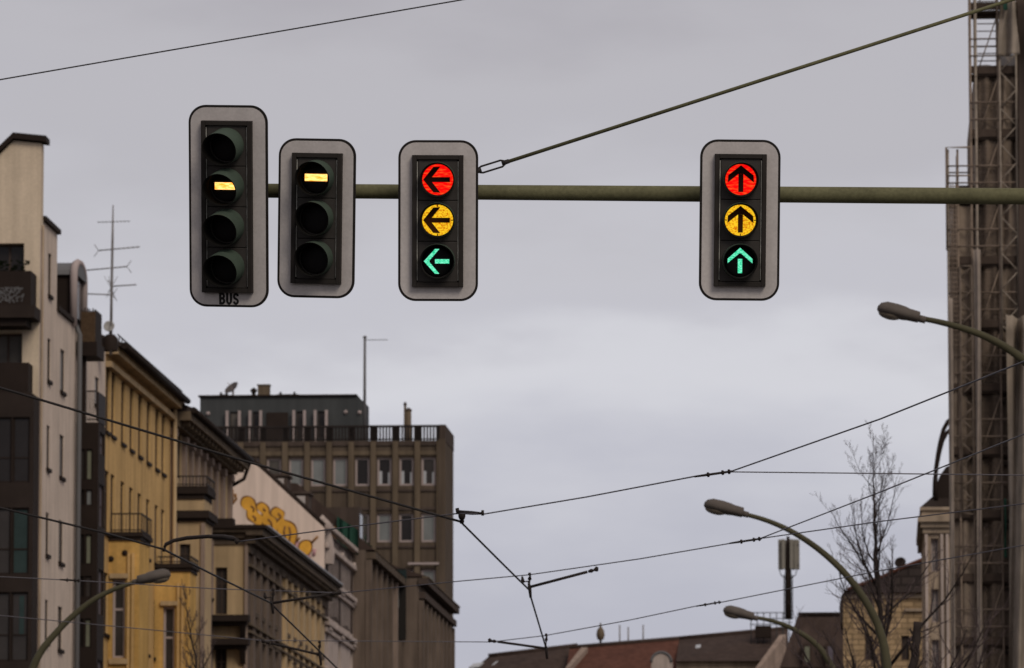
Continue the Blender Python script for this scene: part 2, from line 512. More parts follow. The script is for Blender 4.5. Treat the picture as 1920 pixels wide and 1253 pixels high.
# ------------------------------------------------------------------ the setting: ground, road, pavements
def slab(name, b0, b1, a0, a1, z0, z1, m):
    mb = MB().box(b0, b1, a0, a1, z0, z1)
    o = mb.build(name, m)
    o.rotation_euler = (0, 0, -AL)
    return tag(o, kind='structure')
g = MB().quad((-3000, -3000, 0), (3000, -3000, 0), (3000, 3000, 0), (-3000, 3000, 0))
tag(g.build('ground', 'ground'), kind='structure')
rd = MB().quad((-23, -60, 0.004), (-0.6, -60, 0.004), (-0.6, 345, 0.004), (-23, 345, 0.004))
o = rd.build('road', 'asphalt'); o.rotation_euler = (0, 0, -AL); tag(o, kind='structure')
slab('pavement_beside_left_houses', -28, -23.15, -60, 345, 0, 0.13, 'paving')
slab('kerb_beside_left_houses', -23.15, -23.0, -60, 345, 0, 0.14, 'kerb')
slab('pavement_beside_right_houses', -0.45, 8, -60, 345, 0, 0.13, 'paving')
slab('kerb_beside_right_houses', -0.6, -0.45, -60, 345, 0, 0.14, 'kerb')
mk = MB()
for k in range(30):
    y = -40 + 12 * k
    for bx in (-18.5, -5.0):
        mk.quad((bx, y, 0.008), (bx + 0.12, y, 0.008), (bx + 0.12, y + 5, 0.008), (bx, y + 5, 0.008))
o = mk.build('lane_markings', 'road_paint'); o.rotation_euler = (0, 0, -AL); tag(o, kind='structure')

# ================================================================== left row of houses
BL = -28.0
def SL(B): return lambda u, z, d: (B - d, u, z)          # facade along the street (left side), u = distance
def CF(A): return lambda u, z, d: (u, A + d, z)          # wall facing the camera, u = offset

# ---- cream white corner house
def corner_house():
    A1 = FB(74, 600, BL)[0]
    a_end = FB(196, 900, BL)[0]
    T = Thing('apartment_house', 'cream white corner house with stepped roofline and dark glazed bays', 'house', (BL, A1, 0), True)
    zt = lambda y: FA(60, y, A1)[1]
    bx = lambda px: FA(px, 600, A1)[0]
    zpar = FB(76, 410, BL)[1]
    zlow = FB(107, 583, BL)[1]
    a107 = FB(107, 500, BL)[0]
    # walls
    ca, sa = CF(A1), SL(BL)
    h1 = (bx(-45), bx(44), zt(560), zt(456)); h2 = (bx(-45), bx(42), zt(735), zt(624))
    mb = MB(); wall(mb, ca, bx(-500), BL, 0, zt(430), [h1, h2], 0.5)
    mb.quad((BL - 12, A1, 0), (BL - 12, a_end, 0), (BL - 12, a_end, zlow), (BL - 12, A1, zlow))
    T.part('side_wall', mb, 'cream')
    # gable parapet (firewall) rising above
    poly = [(-500, 431), (-160, 431), (-60, 345), (0, 289), (25, 264), (80, 269), (80, 431)]
    pts = []
    for (px, py) in poly:
        b, z = FA(px, py, A1 - 0.02)
        pts.append((min(b, BL + 0.012), A1, z if py < 430 else zt(430)))
    T.part('gable', MB().extrude(pts, (0, 0.55, 0)), 'cream')
    cap = MB()
    cp = [(-60, 340), (0, 286), (26, 261), (84, 267)]
    for i in range(3):
        q = []
        for (px, py) in (cp[i], cp[i + 1]):
            b, z = FA(px, py, A1); q.append((b, z))
        (b0, z0), (b1, z1) = q
        if i == 2: b1 += 0.06
        cap.hexa([(b0, A1 - 0.2, z0), (b1, A1 - 0.2, z1), (b1, A1 + 0.75, z1), (b0, A1 + 0.75, z0), (b0, A1 - 0.2, z0 + 0.2), (b1, A1 - 0.2, z1 + 0.2), (b1, A1 + 0.75, z1 + 0.2), (b0, A1 + 0.75, z0 + 0.2)])
    b0, z0 = FA(10, 262, A1); b1, z1 = FA(60, 258, A1)
    cap.hexa([(b0, A1 + 0.1, z0), (b1, A1 + 0.1, z1 - 0.1), (b1, A1 + 0.8, z1 - 0.1), (b0, A1 + 0.8, z0), (b0 + 0.2, A1 + 0.1, z0 + 0.22), (b1, A1 + 0.1, z1 + 0.1), (b1, A1 + 0.8, z1 + 0.1), (b0 + 0.2, A1 + 0.8, z0 + 0.22)])
    T.part('coping', cap, 'dark')
    # street facade with narrow windows
    holes = []
    wz = lambda y, px: FB(px, y, BL)[1]
    for y0, y1 in ((474, 553), (635, 714), (799, 880), (963, 1042), (1127, 1207)):
        a = FB(91.5, 700, BL)[0]; holes.append((a - 0.36, a + 0.36, wz(y1, 91.5), wz(y0, 91.5)))
    for y0, y1 in ((656, 735), (817, 896), (978, 1057), (1140, 1220)):
        a = FB(117, 700, BL)[0]; holes.append((a - 0.52, a + 0.52, wz(y1, 117), wz(y0, 117)))
    a = FB(182, 700, BL)[0]; holes.append((a - 0.5, a + 0.5, wz(760, 182), wz(708, 182)))
    mb = MB()
    wall(mb, sa, A1, a107, 0, zpar, [h for h in holes if h[1] < a107], 0.35)
    wall(mb, sa, a107, a_end, 0, zlow, [h for h in holes if h[0] > a107], 0.35)
    mb.quad((BL, a107, zlow), (BL - 6, a107, zlow), (BL - 6, a107, zpar), (BL, a107, zpar))
    mb.quad((BL, A1, zpar), (BL - 6, A1, zpar), (BL - 6, a107, zpar), (BL, a107, zpar))
    T.part('street_wall', mb, 'white')
    for h in holes:
        window(T, sa, h, 0.035, 'wood', 'glass', 0, (), 0.06, 'dark')
    cb = MB().box(BL - 0.4, BL + 0.12, A1 + 0.5, a107 + 0.1, zpar + 0.003, zpar + 0.16)
    T.part('cornice', cb, 'dark2')
    cb = MB().box(BL - 0.3, BL + 0.10, a107 + 0.003, FB(140, 600, BL)[0], zlow + 0.002, zlow + 0.17)
    T.part('cornice', cb, 'dark2')
    # plaster edge line and downpipe
    pl = MB().tube([(BL + 0.06, A1 + 0.25, 0.2), (BL + 0.06, A1 + 0.25, zpar - 0.2)], 0.045, 8)
    T.part('corner_bead', pl, 'sandstone')
    ap = FB(138.5, 900, BL)[0]
    T.part('downpipe', MB().tube([(BL + 0.16, ap, 0.2), (BL + 0.16, ap, zlow - 0.3), (BL - 0.1, ap, zlow + 0.3)], 0.09, 8), 'slate_lt')
    # mansard roof behind and dormer with arched front
    r = MB()
    r.hexa([(BL - 11, a107 + 0.003, zlow), (BL - 0.2, a107 + 0.003, zlow), (BL - 0.2, a_end, zlow), (BL - 11, a_end, zlow),
            (BL - 10, a107 + 0.003, zlow + 2.6), (BL - 1.9, a107 + 0.003, zlow + 2.6), (BL - 1.9, a_end, zlow + 2.6), (BL - 10, a_end, zlow + 2.6)])
    rf = T.part('roof', r, 'roof')
    a0, a1 = FB(137, 520, BL)[0], FB(154, 520, BL)[0]
    zb, zt2 = FB(138, 592, BL)[1], FB(138, 487, BL)[1]
    d = MB().box(BL - 2.2, BL - 0.03, a0, a1, zb - 0.4, zt2 - 0.55)
    dm = T.part('dormer', d, 'dark')
    ar = []
    n = 10
    for i in range(n + 1):
        an = math.pi * i / n
        ar.append((BL - 2.2, (a0 + a1) / 2 - (a1 - a0) / 2 * math.cos(an) * 1.12, zt2 - 0.55 + 0.55 * math.sin(an)))
    T.part('dormer_roof', MB().extrude(ar, (2.35, 0, 0)), 'slate_lt', dm)
    ring = [(BL + 0.05, p[1], p[2]) for p in ar]
    ring = [(BL + 0.05, ring[0][1], zb - 0.4)] + ring + [(BL + 0.05, ring[-1][1], zb - 0.4)]
    T.part('arch_trim', MB().tube(ring, 0.14, 6), 'frame', dm)
    g = MB().box(BL - 0.028, BL + 0.02, a0 + 0.25, a1 - 0.25, zb, zt2 - 0.5)
    T.part('pane', g, 'glass', dm)
    # windows and balconies on the side wall
    for h in (h1, h2):
        window(T, ca, h, 0.35, 'wood', 'glass', 2, (), 0.08)
    def side_balcony(px1, pxs, y0, y1, ys, out, lace):
        A = A1 - out
        b0, b1 = FA(-60, 600, A)[0], FA(px1, 600, A)[0]
        z0, z1 = FA(40, y1, A)[1], FA(40, y0, A)[1]
        pb = MB(); t = 0.05
        pb.box(b0, b1, A, A + t, z0, z1); pb.box(b1 - t, b1 - 0.002, A + t, A1 - 0.003, z0 + 0.001, z1)
        par = T.part('balcony', pb, 'dark')
        sb = MB().box(b0, FA(pxs, 600, A)[0], A - 0.1, A1 - 0.004, FA(40, ys, A)[1], z0 - 0.002)
        sb.box(b0, FA(pxs, 600, A)[0] - 0.3, A + 0.1, A1 - 0.004, FA(40, ys + 14, A)[1], FA(40, ys, A)[1] - 0.003)
        T.part('slab', sb, 'dark2', par)
        if lace:
            lb = MB()
            rnd = random.Random(3)
            lx0, lx1, lz0, lz1 = FA(-50, 600, A)[0], FA(45, 600, A)[0], z0 + 0.1, z0 + 0.62
            for i in range(240):
                x, z = rnd.uniform(lx0, lx1), rnd.uniform(lz0, lz1)
                s = rnd.uniform(0.012, 0.028)
                lb.box(x - s, x + s, A - 0.012, A - 0.002, z - s, z + s)
            T.part('lace_panel', lb, 'slate_lt', par)
            gp = MB()
            for i in range(160):
                x, z, y = rnd.uniform(b0, b1 - 0.1), z1 + rnd.uniform(-0.05, 0.38) ** 1.0, A + rnd.uniform(0.08, 0.4)
                s = rnd.uniform(0.03, 0.07)
                gp.add([(x - s, y, z), (x, y - s, z + s * 0.6), (x + s, y, z + 0.3 * s), (x, y + s, z - 0.4 * s)], [(0, 1, 2, 3)])
            T.part('balcony_plants', gp, 'plant', par)
    side_balcony(57, 65, 508, 573, 596, 1.3, True)
    side_balcony(54, 60, 680, 736, 742, 1.0, False)
    # tall glazed bay
    A = A1 - 1.3
    b0, b1 = FA(-300, 900, A)[0], FA(62, 900, A)[0]
    zt_ = FA(40, 740, A)[1]
    bz = lambda y: FA(40, y, A)[1]
    hol = []
    rows = ((782, 905), (952, 1077), (1110, 1240), (1275, 1400), (1440, 1560))
    cols = ((-60, -20), (-17, 21), (23, 55))
    for (y0, y1) in rows:
        for (p0, p1) in cols:
            hol.append((FA(p0, 900, A)[0], FA(p1, 900, A)[0], bz(y1), bz(y0)))
    mb = MB(); wall(mb, CF(A), b0, b1, 0, zt_, hol, 0.12)
    mb.quad((b1, A, 0), (b1, A1 - 0.003, 0), (b1, A1 - 0.003, zt_), (b1, A, zt_)); mb.quad((b0, A, zt_), (b1, A, zt_), (b1, A1, zt_), (b0, A1, zt_))
    bay = T.part('glazed_bay', mb, 'dark2')
    for k, h in enumerate(hol):
        window(T, CF(A), h, 0.08, 'dark', 'glass_t' if (k % 3 == 2 and k // 3 == 1) else ('glass_g' if k in (99,) else 'glass'), 0, (0.38,), 0.06, parent=bay)
    for (p0, p1, y0, y1) in ((38, 47, 1117, 1192), ):
        T.part('curtain', MB().box(FA(p0, 900, A)[0], FA(p1, 900, A)[0], A + 0.09, A + 0.105, bz(y1), bz(y0)), 'glass_t', bay)
    # dark glazed bay on the street side with balconies above
    a0 = FB(141, 1000, BL)[0]
    bo = FA(183, 1000, a0)[0]
    a1 = FB(196, 1000, bo)[0]
    zz = lambda y: FA(170, y, a0)[1]
    ux = lambda px: FA(px, 1000, a0)[0]
    hol, kinds = [], []
    for (y0, y1, k) in ((842, 900, 'glass_y'), (918, 948, 'glass_g'), (1002, 1058, 'glass_y'), (1080, 1120, 'glass'), (1160, 1214, 'glass_y'), (1320, 1380, 'glass')):
        hol.append((ux(160), ux(172), zz(y1), zz(y0))); kinds.append(k)
        hol.append((ux(146), ux(158), zz(y1), zz(y0))); kinds.append('glass')
    mb = MB(); wall(mb, CF(a0), BL + 0.003, bo, 0, zz(792), hol, 0.1)
    sh = []
    for (y0, y1) in ((808, 848), (905, 985), (1065, 1150), (1235, 1320)):
        sh.append((a0 + 0.3, a1 - 0.2, zz(y1), zz(y0)))
    wall(mb, SL(bo), a0, a1, 0, zz(792), sh, 0.1)
    mb.quad((BL, a0, zz(792)), (bo, a0, zz(792)), (bo, a1, zz(792)), (BL, a1, zz(792)))
    mb.quad((BL, a1, 0), (bo, a1, 0), (bo, a1, zz(792)), (BL, a1, zz(792)))
    bay2 = T.part('glazed_bay', mb, 'dark')
    for h, k in zip(hol, kinds):
        window(T, CF(a0), h, 0.06, 'dark', k, 0, (), 0.04, parent=bay2)
    for h in sh:
        window(T, SL(bo), h, 0.06, 'wood', 'glass_l', 1, (0.5,), 0.05, parent=bay2)
    # balcony above the bay
    rl = MB(); z0, z1 = zz(790), zz(732)
    railing(rl, CF(a0 + 0.05), ux(160), ux(178), z0, z1, 0, 0.06, 0.008)
    rl.box(ux(178), bo, a0, a0 + 0.05, z0, z1 - 0.05); rl.box(bo - 0.05, bo - 0.002, a0 + 0.052, a1, z0, z1 - 0.05)
    T.part('balcony', rl, 'rail')
    pn = MB().box(BL + 0.004, ux(157), a0 + 0.1, a0 + 0.3, zz(792), zz(640)); T.part('loggia_screen', pn, 'dark')
    # wicker balcony near the roof
    z0, z1 = zz(642), zz(585)
    bw_ = ux(176)
    aw = FB(191, 600, bw_)[0]
    wk = MB(); wk.box(ux(149), bw_, a0 - 0.1, a0 - 0.05, z0, z1)
    w1 = T.part('wicker_balcony', wk, 'wicker')
    T.part('side_panel', MB().box(bw_ - 0.05, bw_ - 0.001, a0 - 0.048, aw, z0, z1 + 0.08), 'dark', w1)
    pk = MB()
    for i in range(9):
        x = ux(150) + (bw_ - ux(150) - 0.04) * i / 8
        pk.box(x - 0.02, x + 0.02, a0 - 0.049, a0 - 0.02, z0, z1 + random.uniform(0.02, 0.22))
    T.part('balcony_post', pk, 'rail', w1)
    T.part('slab', MB().box(BL + 0.004, bw_ + 0.08, a0 - 0.2, aw + 0.1, zz(668), z0 - 0.002), 'dark', w1)
    return T, a_end
TH1, a_white_end = corner_house()

# ---- yellow tenement
def yellow_house():
    a0, a1 = a_white_end + 0.003, FB(320, 800, BL)[0]
    T = Thing('tenement_house', 'ochre yellow tenement with rows of tall narrow windows beside the white corner house', 'house', (BL, a0, 0), True)
    S = SL(BL)
    zr = [(FB(201, 688, BL)[1], FB(200, 809, BL)[1]), (FB(200.5, 883, BL)[1], FB(200.5, 1000, BL)[1]), (FB(200.5, 1075, BL)[1], FB(200.5, 1190, BL)[1]), (FB(200.5, 1270, BL)[1], FB(200.5, 1390, BL)[1])]
    zeave = FB(205, 655, BL)[1]
    cols = (201.5, 212, 230.6, 246.6, 262.5, 278.5, 294.5, 306.6)
    holes = []
    for (zt, zb) in zr:
        for c in cols:
            a = FB(c, 800, BL)[0]
            holes.append((a - 0.52, a + 0.52, zb, zt))
    mb = MB(); wall(mb, S, a0, a1, 0, zeave, holes, 0.3)
    mb.quad((BL, a1, 0), (BL - 12, a1, 0), (BL - 12, a1, zeave), (BL, a1, zeave)); mb.quad((BL, a0, 0), (BL - 12, a0, 0), (BL - 12, a0, zeave), (BL, a0, zeave))
    T.part('street_wall', mb, 'yellow')
    for h in holes:
        window(T, S, h, 0.075, 'wood', 'glass', 1, (0.68,), 0.08, 'dark')
    # cornice, gutter, roof
    T.part('moulding', MB().box(BL + 0.002, BL + 0.22, a0, a1, zeave - 0.75, zeave - 0.55), 'ochre'); cz = MB().box(BL + 0.003, BL + 0.45, a0, a1, zeave - 0.28, zeave - 0.002)
    T.part('cornice', cz, 'ochre')
    r = MB().extrude([(BL + 0.62, a0, zeave), (BL + 0.62, a0, zeave + 0.12), (BL - 5.5, a0, zeave + 2.6), (BL - 12, a0, zeave)], (0, a1 - a0, 0))
    rf = T.part('roof', r, 'roof')
    T.part('gutter', MB().tube([(BL + 0.68, a0, zeave + 0.02), (BL + 0.68, a1, zeave + 0.02)], 0.12, 8), 'dark', rf)
    sn = MB()
    for k in range(24):
        a = a0 + (a1 - a0) * (k + 0.5) / 24
        sn.box(BL + 0.42, BL + 0.46, a - 0.02, a + 0.02, zeave + 0.16, zeave + 0.42)
    sn.tube([(BL + 0.44, a0, zeave + 0.42), (BL + 0.44, a1, zeave + 0.42)], 0.025, 6)
    T.part('snow_guard', sn, 'dark', rf)
    # two bays carrying balconies
    def bay(pxf, pxo, pxe, ytop, win, rail_h):
        A = FB(pxf, ytop, BL)[0]
        bo = FA(pxo, ytop, A)[0]
        ae = FB(pxe, ytop, bo)[0]
        zt = FA(pxo, ytop, A)[1]
        z = lambda y: FA(pxo, y, A)[1]; x = lambda px: FA(px, ytop + 100, A)[0]
        hs = [(x(win[0]), x(win[1]), z(win[3]), z(win[2]))]
        hs.append((x(win[0]), x(win[1]), z(win[3] + 190), z(win[2] + 215)))
        m = MB(); wall(m, CF(A), BL + 0.002, bo, 0, zt - 0.1, hs, 0.25); 
        m.quad((bo, A, 0), (bo, ae, 0), (bo, ae, zt - 0.1), (bo, A, zt - 0.1)); m.quad((BL, ae, 0), (bo, ae, 0), (bo, ae, zt - 0.1), (BL, ae, zt - 0.1))
        b = T.part('bay', m, 'yellow_hi')
        s = MB().box(BL + 0.003, bo + 0.12, A - 0.14, ae + 0.14, zt - 0.1, zt + 0.06); s.box(BL + 0.003, bo + 0.05, A - 0.06, ae + 0.06, zt - 0.25, zt - 0.103)
        T.part('slab', s, 'dark2', b)
        for h in hs:
            window(T, CF(A), h, 0.16, 'frame', 'glass', 0, (0.62,), 0.09, parent=b)
            T.part('lintel', MB().box(h[0] - 0.1, h[1] + 0.12, A - 0.12, A - 0.002, h[3] + 0.03, h[3] + 0.2), 'ochre', b); hb = MB().box(h[0] - 0.1, h[1] + 0.12, A - 0.12, A - 0.002, h[2] - 0.22, h[2] - 0.03)
            T.part('sill', hb, 'ochre', b)
        pm = MB()
        for px in (win[1] + 4, win[1] + 12):
            pm.box(x(px), x(px) + 0.1, A - 0.09, A - 0.002, 0, zt - 0.7)
        T.part('pilaster', pm, 'yellow', b)
        rl = MB()  # added pale strips, a painted highlight beside the door gaps
        railing(rl, CF(A - 0.08), BL + 0.1, bo + 0.06, zt + 0.06, zt + rail_h, 0, 0.13, 0.008); railing(rl, SL(bo + 0.06), A - 0.08, ae + 0.08, zt + 0.06, zt + rail_h, 0, 0.42, 0.016)
        T.part('railing', rl, 'rail', b)
    bay(204, 262, 280, 1001, (211, 235, 1086, 1234), 0.75)
    bay(290, 356, 368, 1060, (306, 328, 1137, 1290), 0.35)
    for (px, py) in ((234, 1037), (279, 1055), (283, 1150), (208, 1048)):
        A = FB(204 if px < 262 else 290, 1000, BL)[0]
        b, z = FA(px, py, A)
        T.part('vent', MB().lathe((b, A - 0.03, z), (0, 1, 0), [(0.0, 0), (0.11, 0), (0.11, 0.04)], 12), 'dark')
    # downpipe at the party wall
    T.part('downpipe', MB().tube([(BL + 0.2, a1 - 0.2, 0.2), (BL + 0.2, a1 - 0.2, zeave - 0.2)], 0.08, 8), 'ochre')
    return a1
a_yel_end = yellow_house()

# ---- stucco house with deep eaves
def balcony_deck(T, parent_name, A, b_in, b_out, ae, z, th, rail_h, m='dark2', step=0.13, solid=False):
    s = MB().box(b_in + 0.004, b_out, A, ae, z - th, z)
    s.box(b_in + 0.004, b_out - 0.14, A + 0.1, ae - 0.1, z - th - 0.22, z - th - 0.003)
    b = T.part(parent_name, s, m)
    if rail_h:
        rl = MB()
        if solid:
            rl.box(b_in + 0.1, b_out - 0.03, A + 0.03, A + 0.09, z, z + rail_h); rl.box(b_out - 0.09, b_out - 0.031, A + 0.092, ae - 0.03, z, z + rail_h)
        else:
            railing(rl, CF(A + 0.06), b_in + 0.1, b_out - 0.05, z, z + rail_h, 0, step, 0.014); railing(rl, SL(b_out - 0.05), A + 0.06, ae - 0.05, z, z + rail_h, 0, 0.42, 0.014)
        T.part('railing', rl, 'rail', b)
    return b

def stucco_house():
    a0, a1 = a_yel_end + 0.003, FB(430, 900, BL)[0]
    T = Thing('tenement_house', 'dull ochre house with deep dark eaves and grey pilasters beyond the yellow tenement', 'house', (BL, a0, 0), True)
    S = SL(BL)
    zeave = FB(325, 778, BL)[1]
    cols = (336, 349, 361, 373, 384.5, 396, 408, 421)
    rows = [(FB(336, 806, BL)[1], FB(336, 898, BL)[1]), (FB(336, 965, BL)[1], FB(336, 1065, BL)[1]), (FB(336, 1150, BL)[1], FB(336, 1250, BL)[1])]
    holes = [(FB(c, 850, BL)[0] - 0.5, FB(c, 850, BL)[0] + 0.5, zb, zt) for (zt, zb) in rows for c in cols]
    mb = MB(); wall(mb, S, a0, a1, 0, zeave, holes, 0.3)
    mb.quad((BL, a1, 0), (BL - 12, a1, 0), (BL - 12, a1, zeave), (BL, a1, zeave)); mb.quad((BL, a0, 0), (BL - 12, a0, 0), (BL - 12, a0, zeave), (BL, a0, zeave))
    T.part('street_wall', mb, 'ochre')
    for h in holes:
        window(T, S, h, 0.06, 'wood', 'glass', 1, (0.68,), 0.08)
    edges = [a0 + 0.25] + [(FB(cols[i], 850, BL)[0] + FB(cols[i + 1], 850, BL)[0]) / 2 for i in range(7)] + [a1 - 0.35]
    for a in edges:
        pm = MB().box(BL + 0.003, BL + 0.16, a - 0.3, a + 0.3, 0, zeave - 0.9); pm.box(BL + 0.003, BL + 0.24, a - 0.38, a + 0.38, zeave - 0.897, zeave - 0.6)
        T.part('pilaster', pm, 'stucco')
    # deep eaves and roof
    e = MB().box(BL + 0.003, BL + 0.35, a0, a1, zeave - 0.55, zeave - 0.3); e.box(BL + 0.004, BL + 0.8, a0 + 0.002, a1 + 0.4, zeave - 0.297, zeave + 0.05)
    for k in range(18):
        a = a0 + (a1 - a0) * (k + 0.5) / 18
        e.box(BL + 0.36, BL + 0.7, a - 0.09, a + 0.09, zeave - 0.5, zeave - 0.3)
    T.part('eaves', e, 'conc_lt')
    ov = 0.85
    r = MB().extrude([(BL + ov, a0, zeave + 0.053), (BL + ov, a0, zeave + 0.2), (BL - 5.5, a0, zeave + 2.9), (BL - 12, a0, zeave + 0.053)], (0, a1 - a0 + 0.4, 0))
    rf = T.part('roof', r, 'roof')
    gt = MB().tube([(BL + ov + 0.05, a0, zeave + 0.1), (BL + ov + 0.05, a1 + 0.5, zeave + 0.1)], 0.13, 8)
    gt.tube([(BL + ov, a1 + 0.4, zeave + 0.05), (BL + 0.6, a1 + 0.35, zeave - 0.7), (BL + 0.1, a1 + 0.2, zeave - 1.0)], 0.08, 8)
    T.part('gutter', gt, 'dark', rf)
    ch = MB()
    for (f, hgt) in ((0.06, 0.8), (0.45, 0.55), (0.8, 0.5)):
        a = a0 + (a1 - a0) * f
        ch.box(BL - 1.2, BL - 0.6, a - 0.3, a + 0.3, zeave + 0.4, zeave + 0.9 + hgt)
    T.part('chimney', ch, 'roof_b', rf)
    # balcony, then a bay below it
    A = FB(326, 920, BL)[0]; bo = FA(383, 920, A)[0]; ae = FB(397, 920, bo)[0]
    z = lambda y: FA(383, y, A)[1]; x = lambda px: FA(px, 1000, A)[0]
    balcony_deck(T, 'balcony', A - 0.15, BL, bo + 0.15, ae + 0.15, z(912), z(912) - z(926), 0.42)
    hs = [(x(337), x(357), z(1066), z(1020)), (x(337), x(357), z(1250), z(1130))]
    m = MB(); wall(m, CF(A), BL + 0.003, bo, 0, z(930), hs, 0.2)
    m.quad((bo, A, 0), (bo, ae, 0), (bo, ae, z(930)), (bo, A, z(930))); m.quad((BL, ae, 0), (bo, ae, 0), (bo, ae, z(930)), (BL, ae, z(930)))
    bay = T.part('bay', m, 'ochre')
    for h in hs:
        window(T, CF(A), h, 0.12, 'wood', 'glass', 1, (0.6,), 0.06, parent=bay)
    cz = MB().box(BL + 0.004, bo + 0.22, A - 0.24, ae + 0.2, z(972), z(958)); cz.box(BL + 0.004, bo + 0.1, A - 0.1, ae + 0.1, z(978), z(972) - 0.003)
    T.part('cornice', cz, 'dark2', bay)
    pm = MB()
    for px in (326, 377):
        pm.box(x(px) + 0.002, x(px) + 0.16, A - 0.1, A - 0.003, 0, z(981))
    T.part('pilaster', pm, 'stucco', bay)
    return a1
a_stu_end = stucco_house()

# ---- lower ornate house with the long cornice, its front standing forward
B4 = -26.5
def cornice_house():
    a0 = FB(396, 1000, BL)[0]
    a1 = FB(609, 1100, B4)[0]
    T = Thing('tenement_house', 'lower ornate house under a long dark sloping cornice in front of the graffiti wall', 'house', (B4, a0, 0), True)
    zt = FA(464, 985, a0)[1]
    z = lambda y: FA(440, y, a0)[1]; x = lambda px: FA(px, 1100, a0)[0]
    hs = [(x(404), x(426), z(1152), z(1064)), (x(404), x(426), z(1290), z(1215))]
    mb = MB(); wall(mb, CF(a0), BL + 0.003, B4, 0, zt, hs, 0.25)
    T.part('front_wall', mb, 'ochre')
    mb = MB()
    S = SL(B4)
    cols = [a0 + 3.2 + i * 2.6 for i in range(int((a1 - a0 - 4) / 2.6) + 1)]
    holes = []
    for c in cols:
        for (y0, y1) in ((1065, 1140), (1195, 1275)):
            holes.append((c - 0.6, c + 0.6, z(y1), z(y0)))
    am = a0 + (a1 - a0) * 0.42
    wall(mb, S, a0, am, 0, zt, [h for h in holes if h[1] < am], 0.3)
    mb.quad((BL - 12, a_stu_end + 0.01, zt), (B4, a_stu_end + 0.01, zt), (B4, a1, zt), (BL - 12, a1, zt)); mb.quad((BL, a0, zt), (B4, a0, zt), (B4, a_stu_end + 0.01, zt), (BL, a_stu_end + 0.01, zt))
    T.part('street_wall', mb, 'stucco_dk')
    mb = MB(); wall(mb, S, am, a1, 0, zt, [h for h in holes if h[0] > am], 0.3)
    T.part('street_wall', mb, 'ochre')
    for h in holes:
        if h[1] < am or h[0] > am:
            window(T, S, h, 0.05, 'wood', 'glass', 1, (0.66,), 0.07)
            T.part('lintel', MB().box(B4 + 0.003, B4 + 0.17, h[0] - 0.1, h[1] + 0.1, h[3] + 0.05, h[3] + 0.3), 'conc')
            T.part('sill', MB().box(B4 + 0.003, B4 + 0.12, h[0] - 0.05, h[1] + 0.05, h[2] - 0.2, h[2] - 0.02), 'conc')
    for yy in (1058, 1168, 1182):
        T.part('string_course', MB().box(B4 + 0.003, B4 + 0.2, a0 + 0.02, a1, z(yy + 4), z(yy)), 'conc_lt')
    for h in hs:
        window(T, CF(a0), h, 0.16, 'wood', 'glass', 1, (0.66,), 0.07)
    for i, c in enumerate(cols):
        a = c - 1.3
        pm = MB().box(B4 + 0.003, B4 + 0.14, a - 0.42, a + 0.42, 0, zt - 0.95)
        T.part('pilaster', pm, 'stucco_dk' if a < am else 'ochre')
    for px in (383, 395, 459):
        T.part('pilaster', MB().box(x(px), x(px) + 0.13, a0 - 0.12, a0 - 0.003, 0, zt - 0.6), 'stucco')
    # cornice in steps, wrapping the corner, with zinc on top
    c = MB()
    for (o_, z0, z1) in ((0.14, 1.15, 0.78), (0.38, 0.777, 0.45), (0.72, 0.447, 0.16)):
        c.box(B4 + 0.003, B4 + o_, a0 - o_ * 0.6, a1, zt - z0, zt - z1)
        c.box(BL + 0.01, B4 + 0.0, a0 - o_ * 0.6, a0 - 0.003, zt - z0 * 0.7, zt - z1 * 0.7)
    for k in range(34):
        a = a0 + 0.4 + (a1 - a0 - 0.6) * k / 33
        c.box(B4 + 0.39, B4 + 0.66, a - 0.11, a + 0.11, zt - 0.62, zt - 0.45)
    T.part('cornice', c, 'conc')
    fl = MB().box(B4 - 0.5, B4 + 0.85, a0 - 0.55, a1 - 0.0, zt - 0.157, zt - 0.02)
    fl.box(BL + 0.01, B4 - 0.503, a0 - 0.55, a0 + 0.2, zt - 0.157, zt + 0.25)
    T.part('coping', fl, 'dark2')
    T.part('flashing', MB().box(B4 + 0.1, B4 + 0.88, a0 + 0.6, a1, zt - 0.018, zt + 0.05), 'flash')
    # balcony slabs on the front wall with consoles
    for (y, pr) in ((1160, 0.5), (1204, 0.35)):
        s = MB().box(x(370), x(470), a0 - 0.75, a0 - 0.004, z(y + 7), z(y - 5)); s.box(x(376), x(464), a0 - 0.5, a0 - 0.004, z(y + 14), z(y + 7) - 0.003)
        b = T.part('balcony', s, 'dark2')
        k = MB()
        for px in (388, 452):
            k.extrude([(x(px), a0 - 0.55, z(y + 14) - 0.004), (x(px), a0 - 0.13, z(y + 14) - 0.004), (x(px), a0 - 0.13, z(y + 42))], (0.22, 0, 0))
        T.part('console', k, 'dark2', b)
    v = MB().lathe((x(391), a0 - 0.55, z(1156)), (0, 0, 1), [(0.16, 0), (0.16, 0.1), (0.12, 0.2), (0.2, 0.5), (0.3, 0.62), (0.32, 0.72), (0.0, 0.74)], 14)
    T.part('stone_vase', v, 'dark2')
    return a1
a_cor_end = cornice_house()

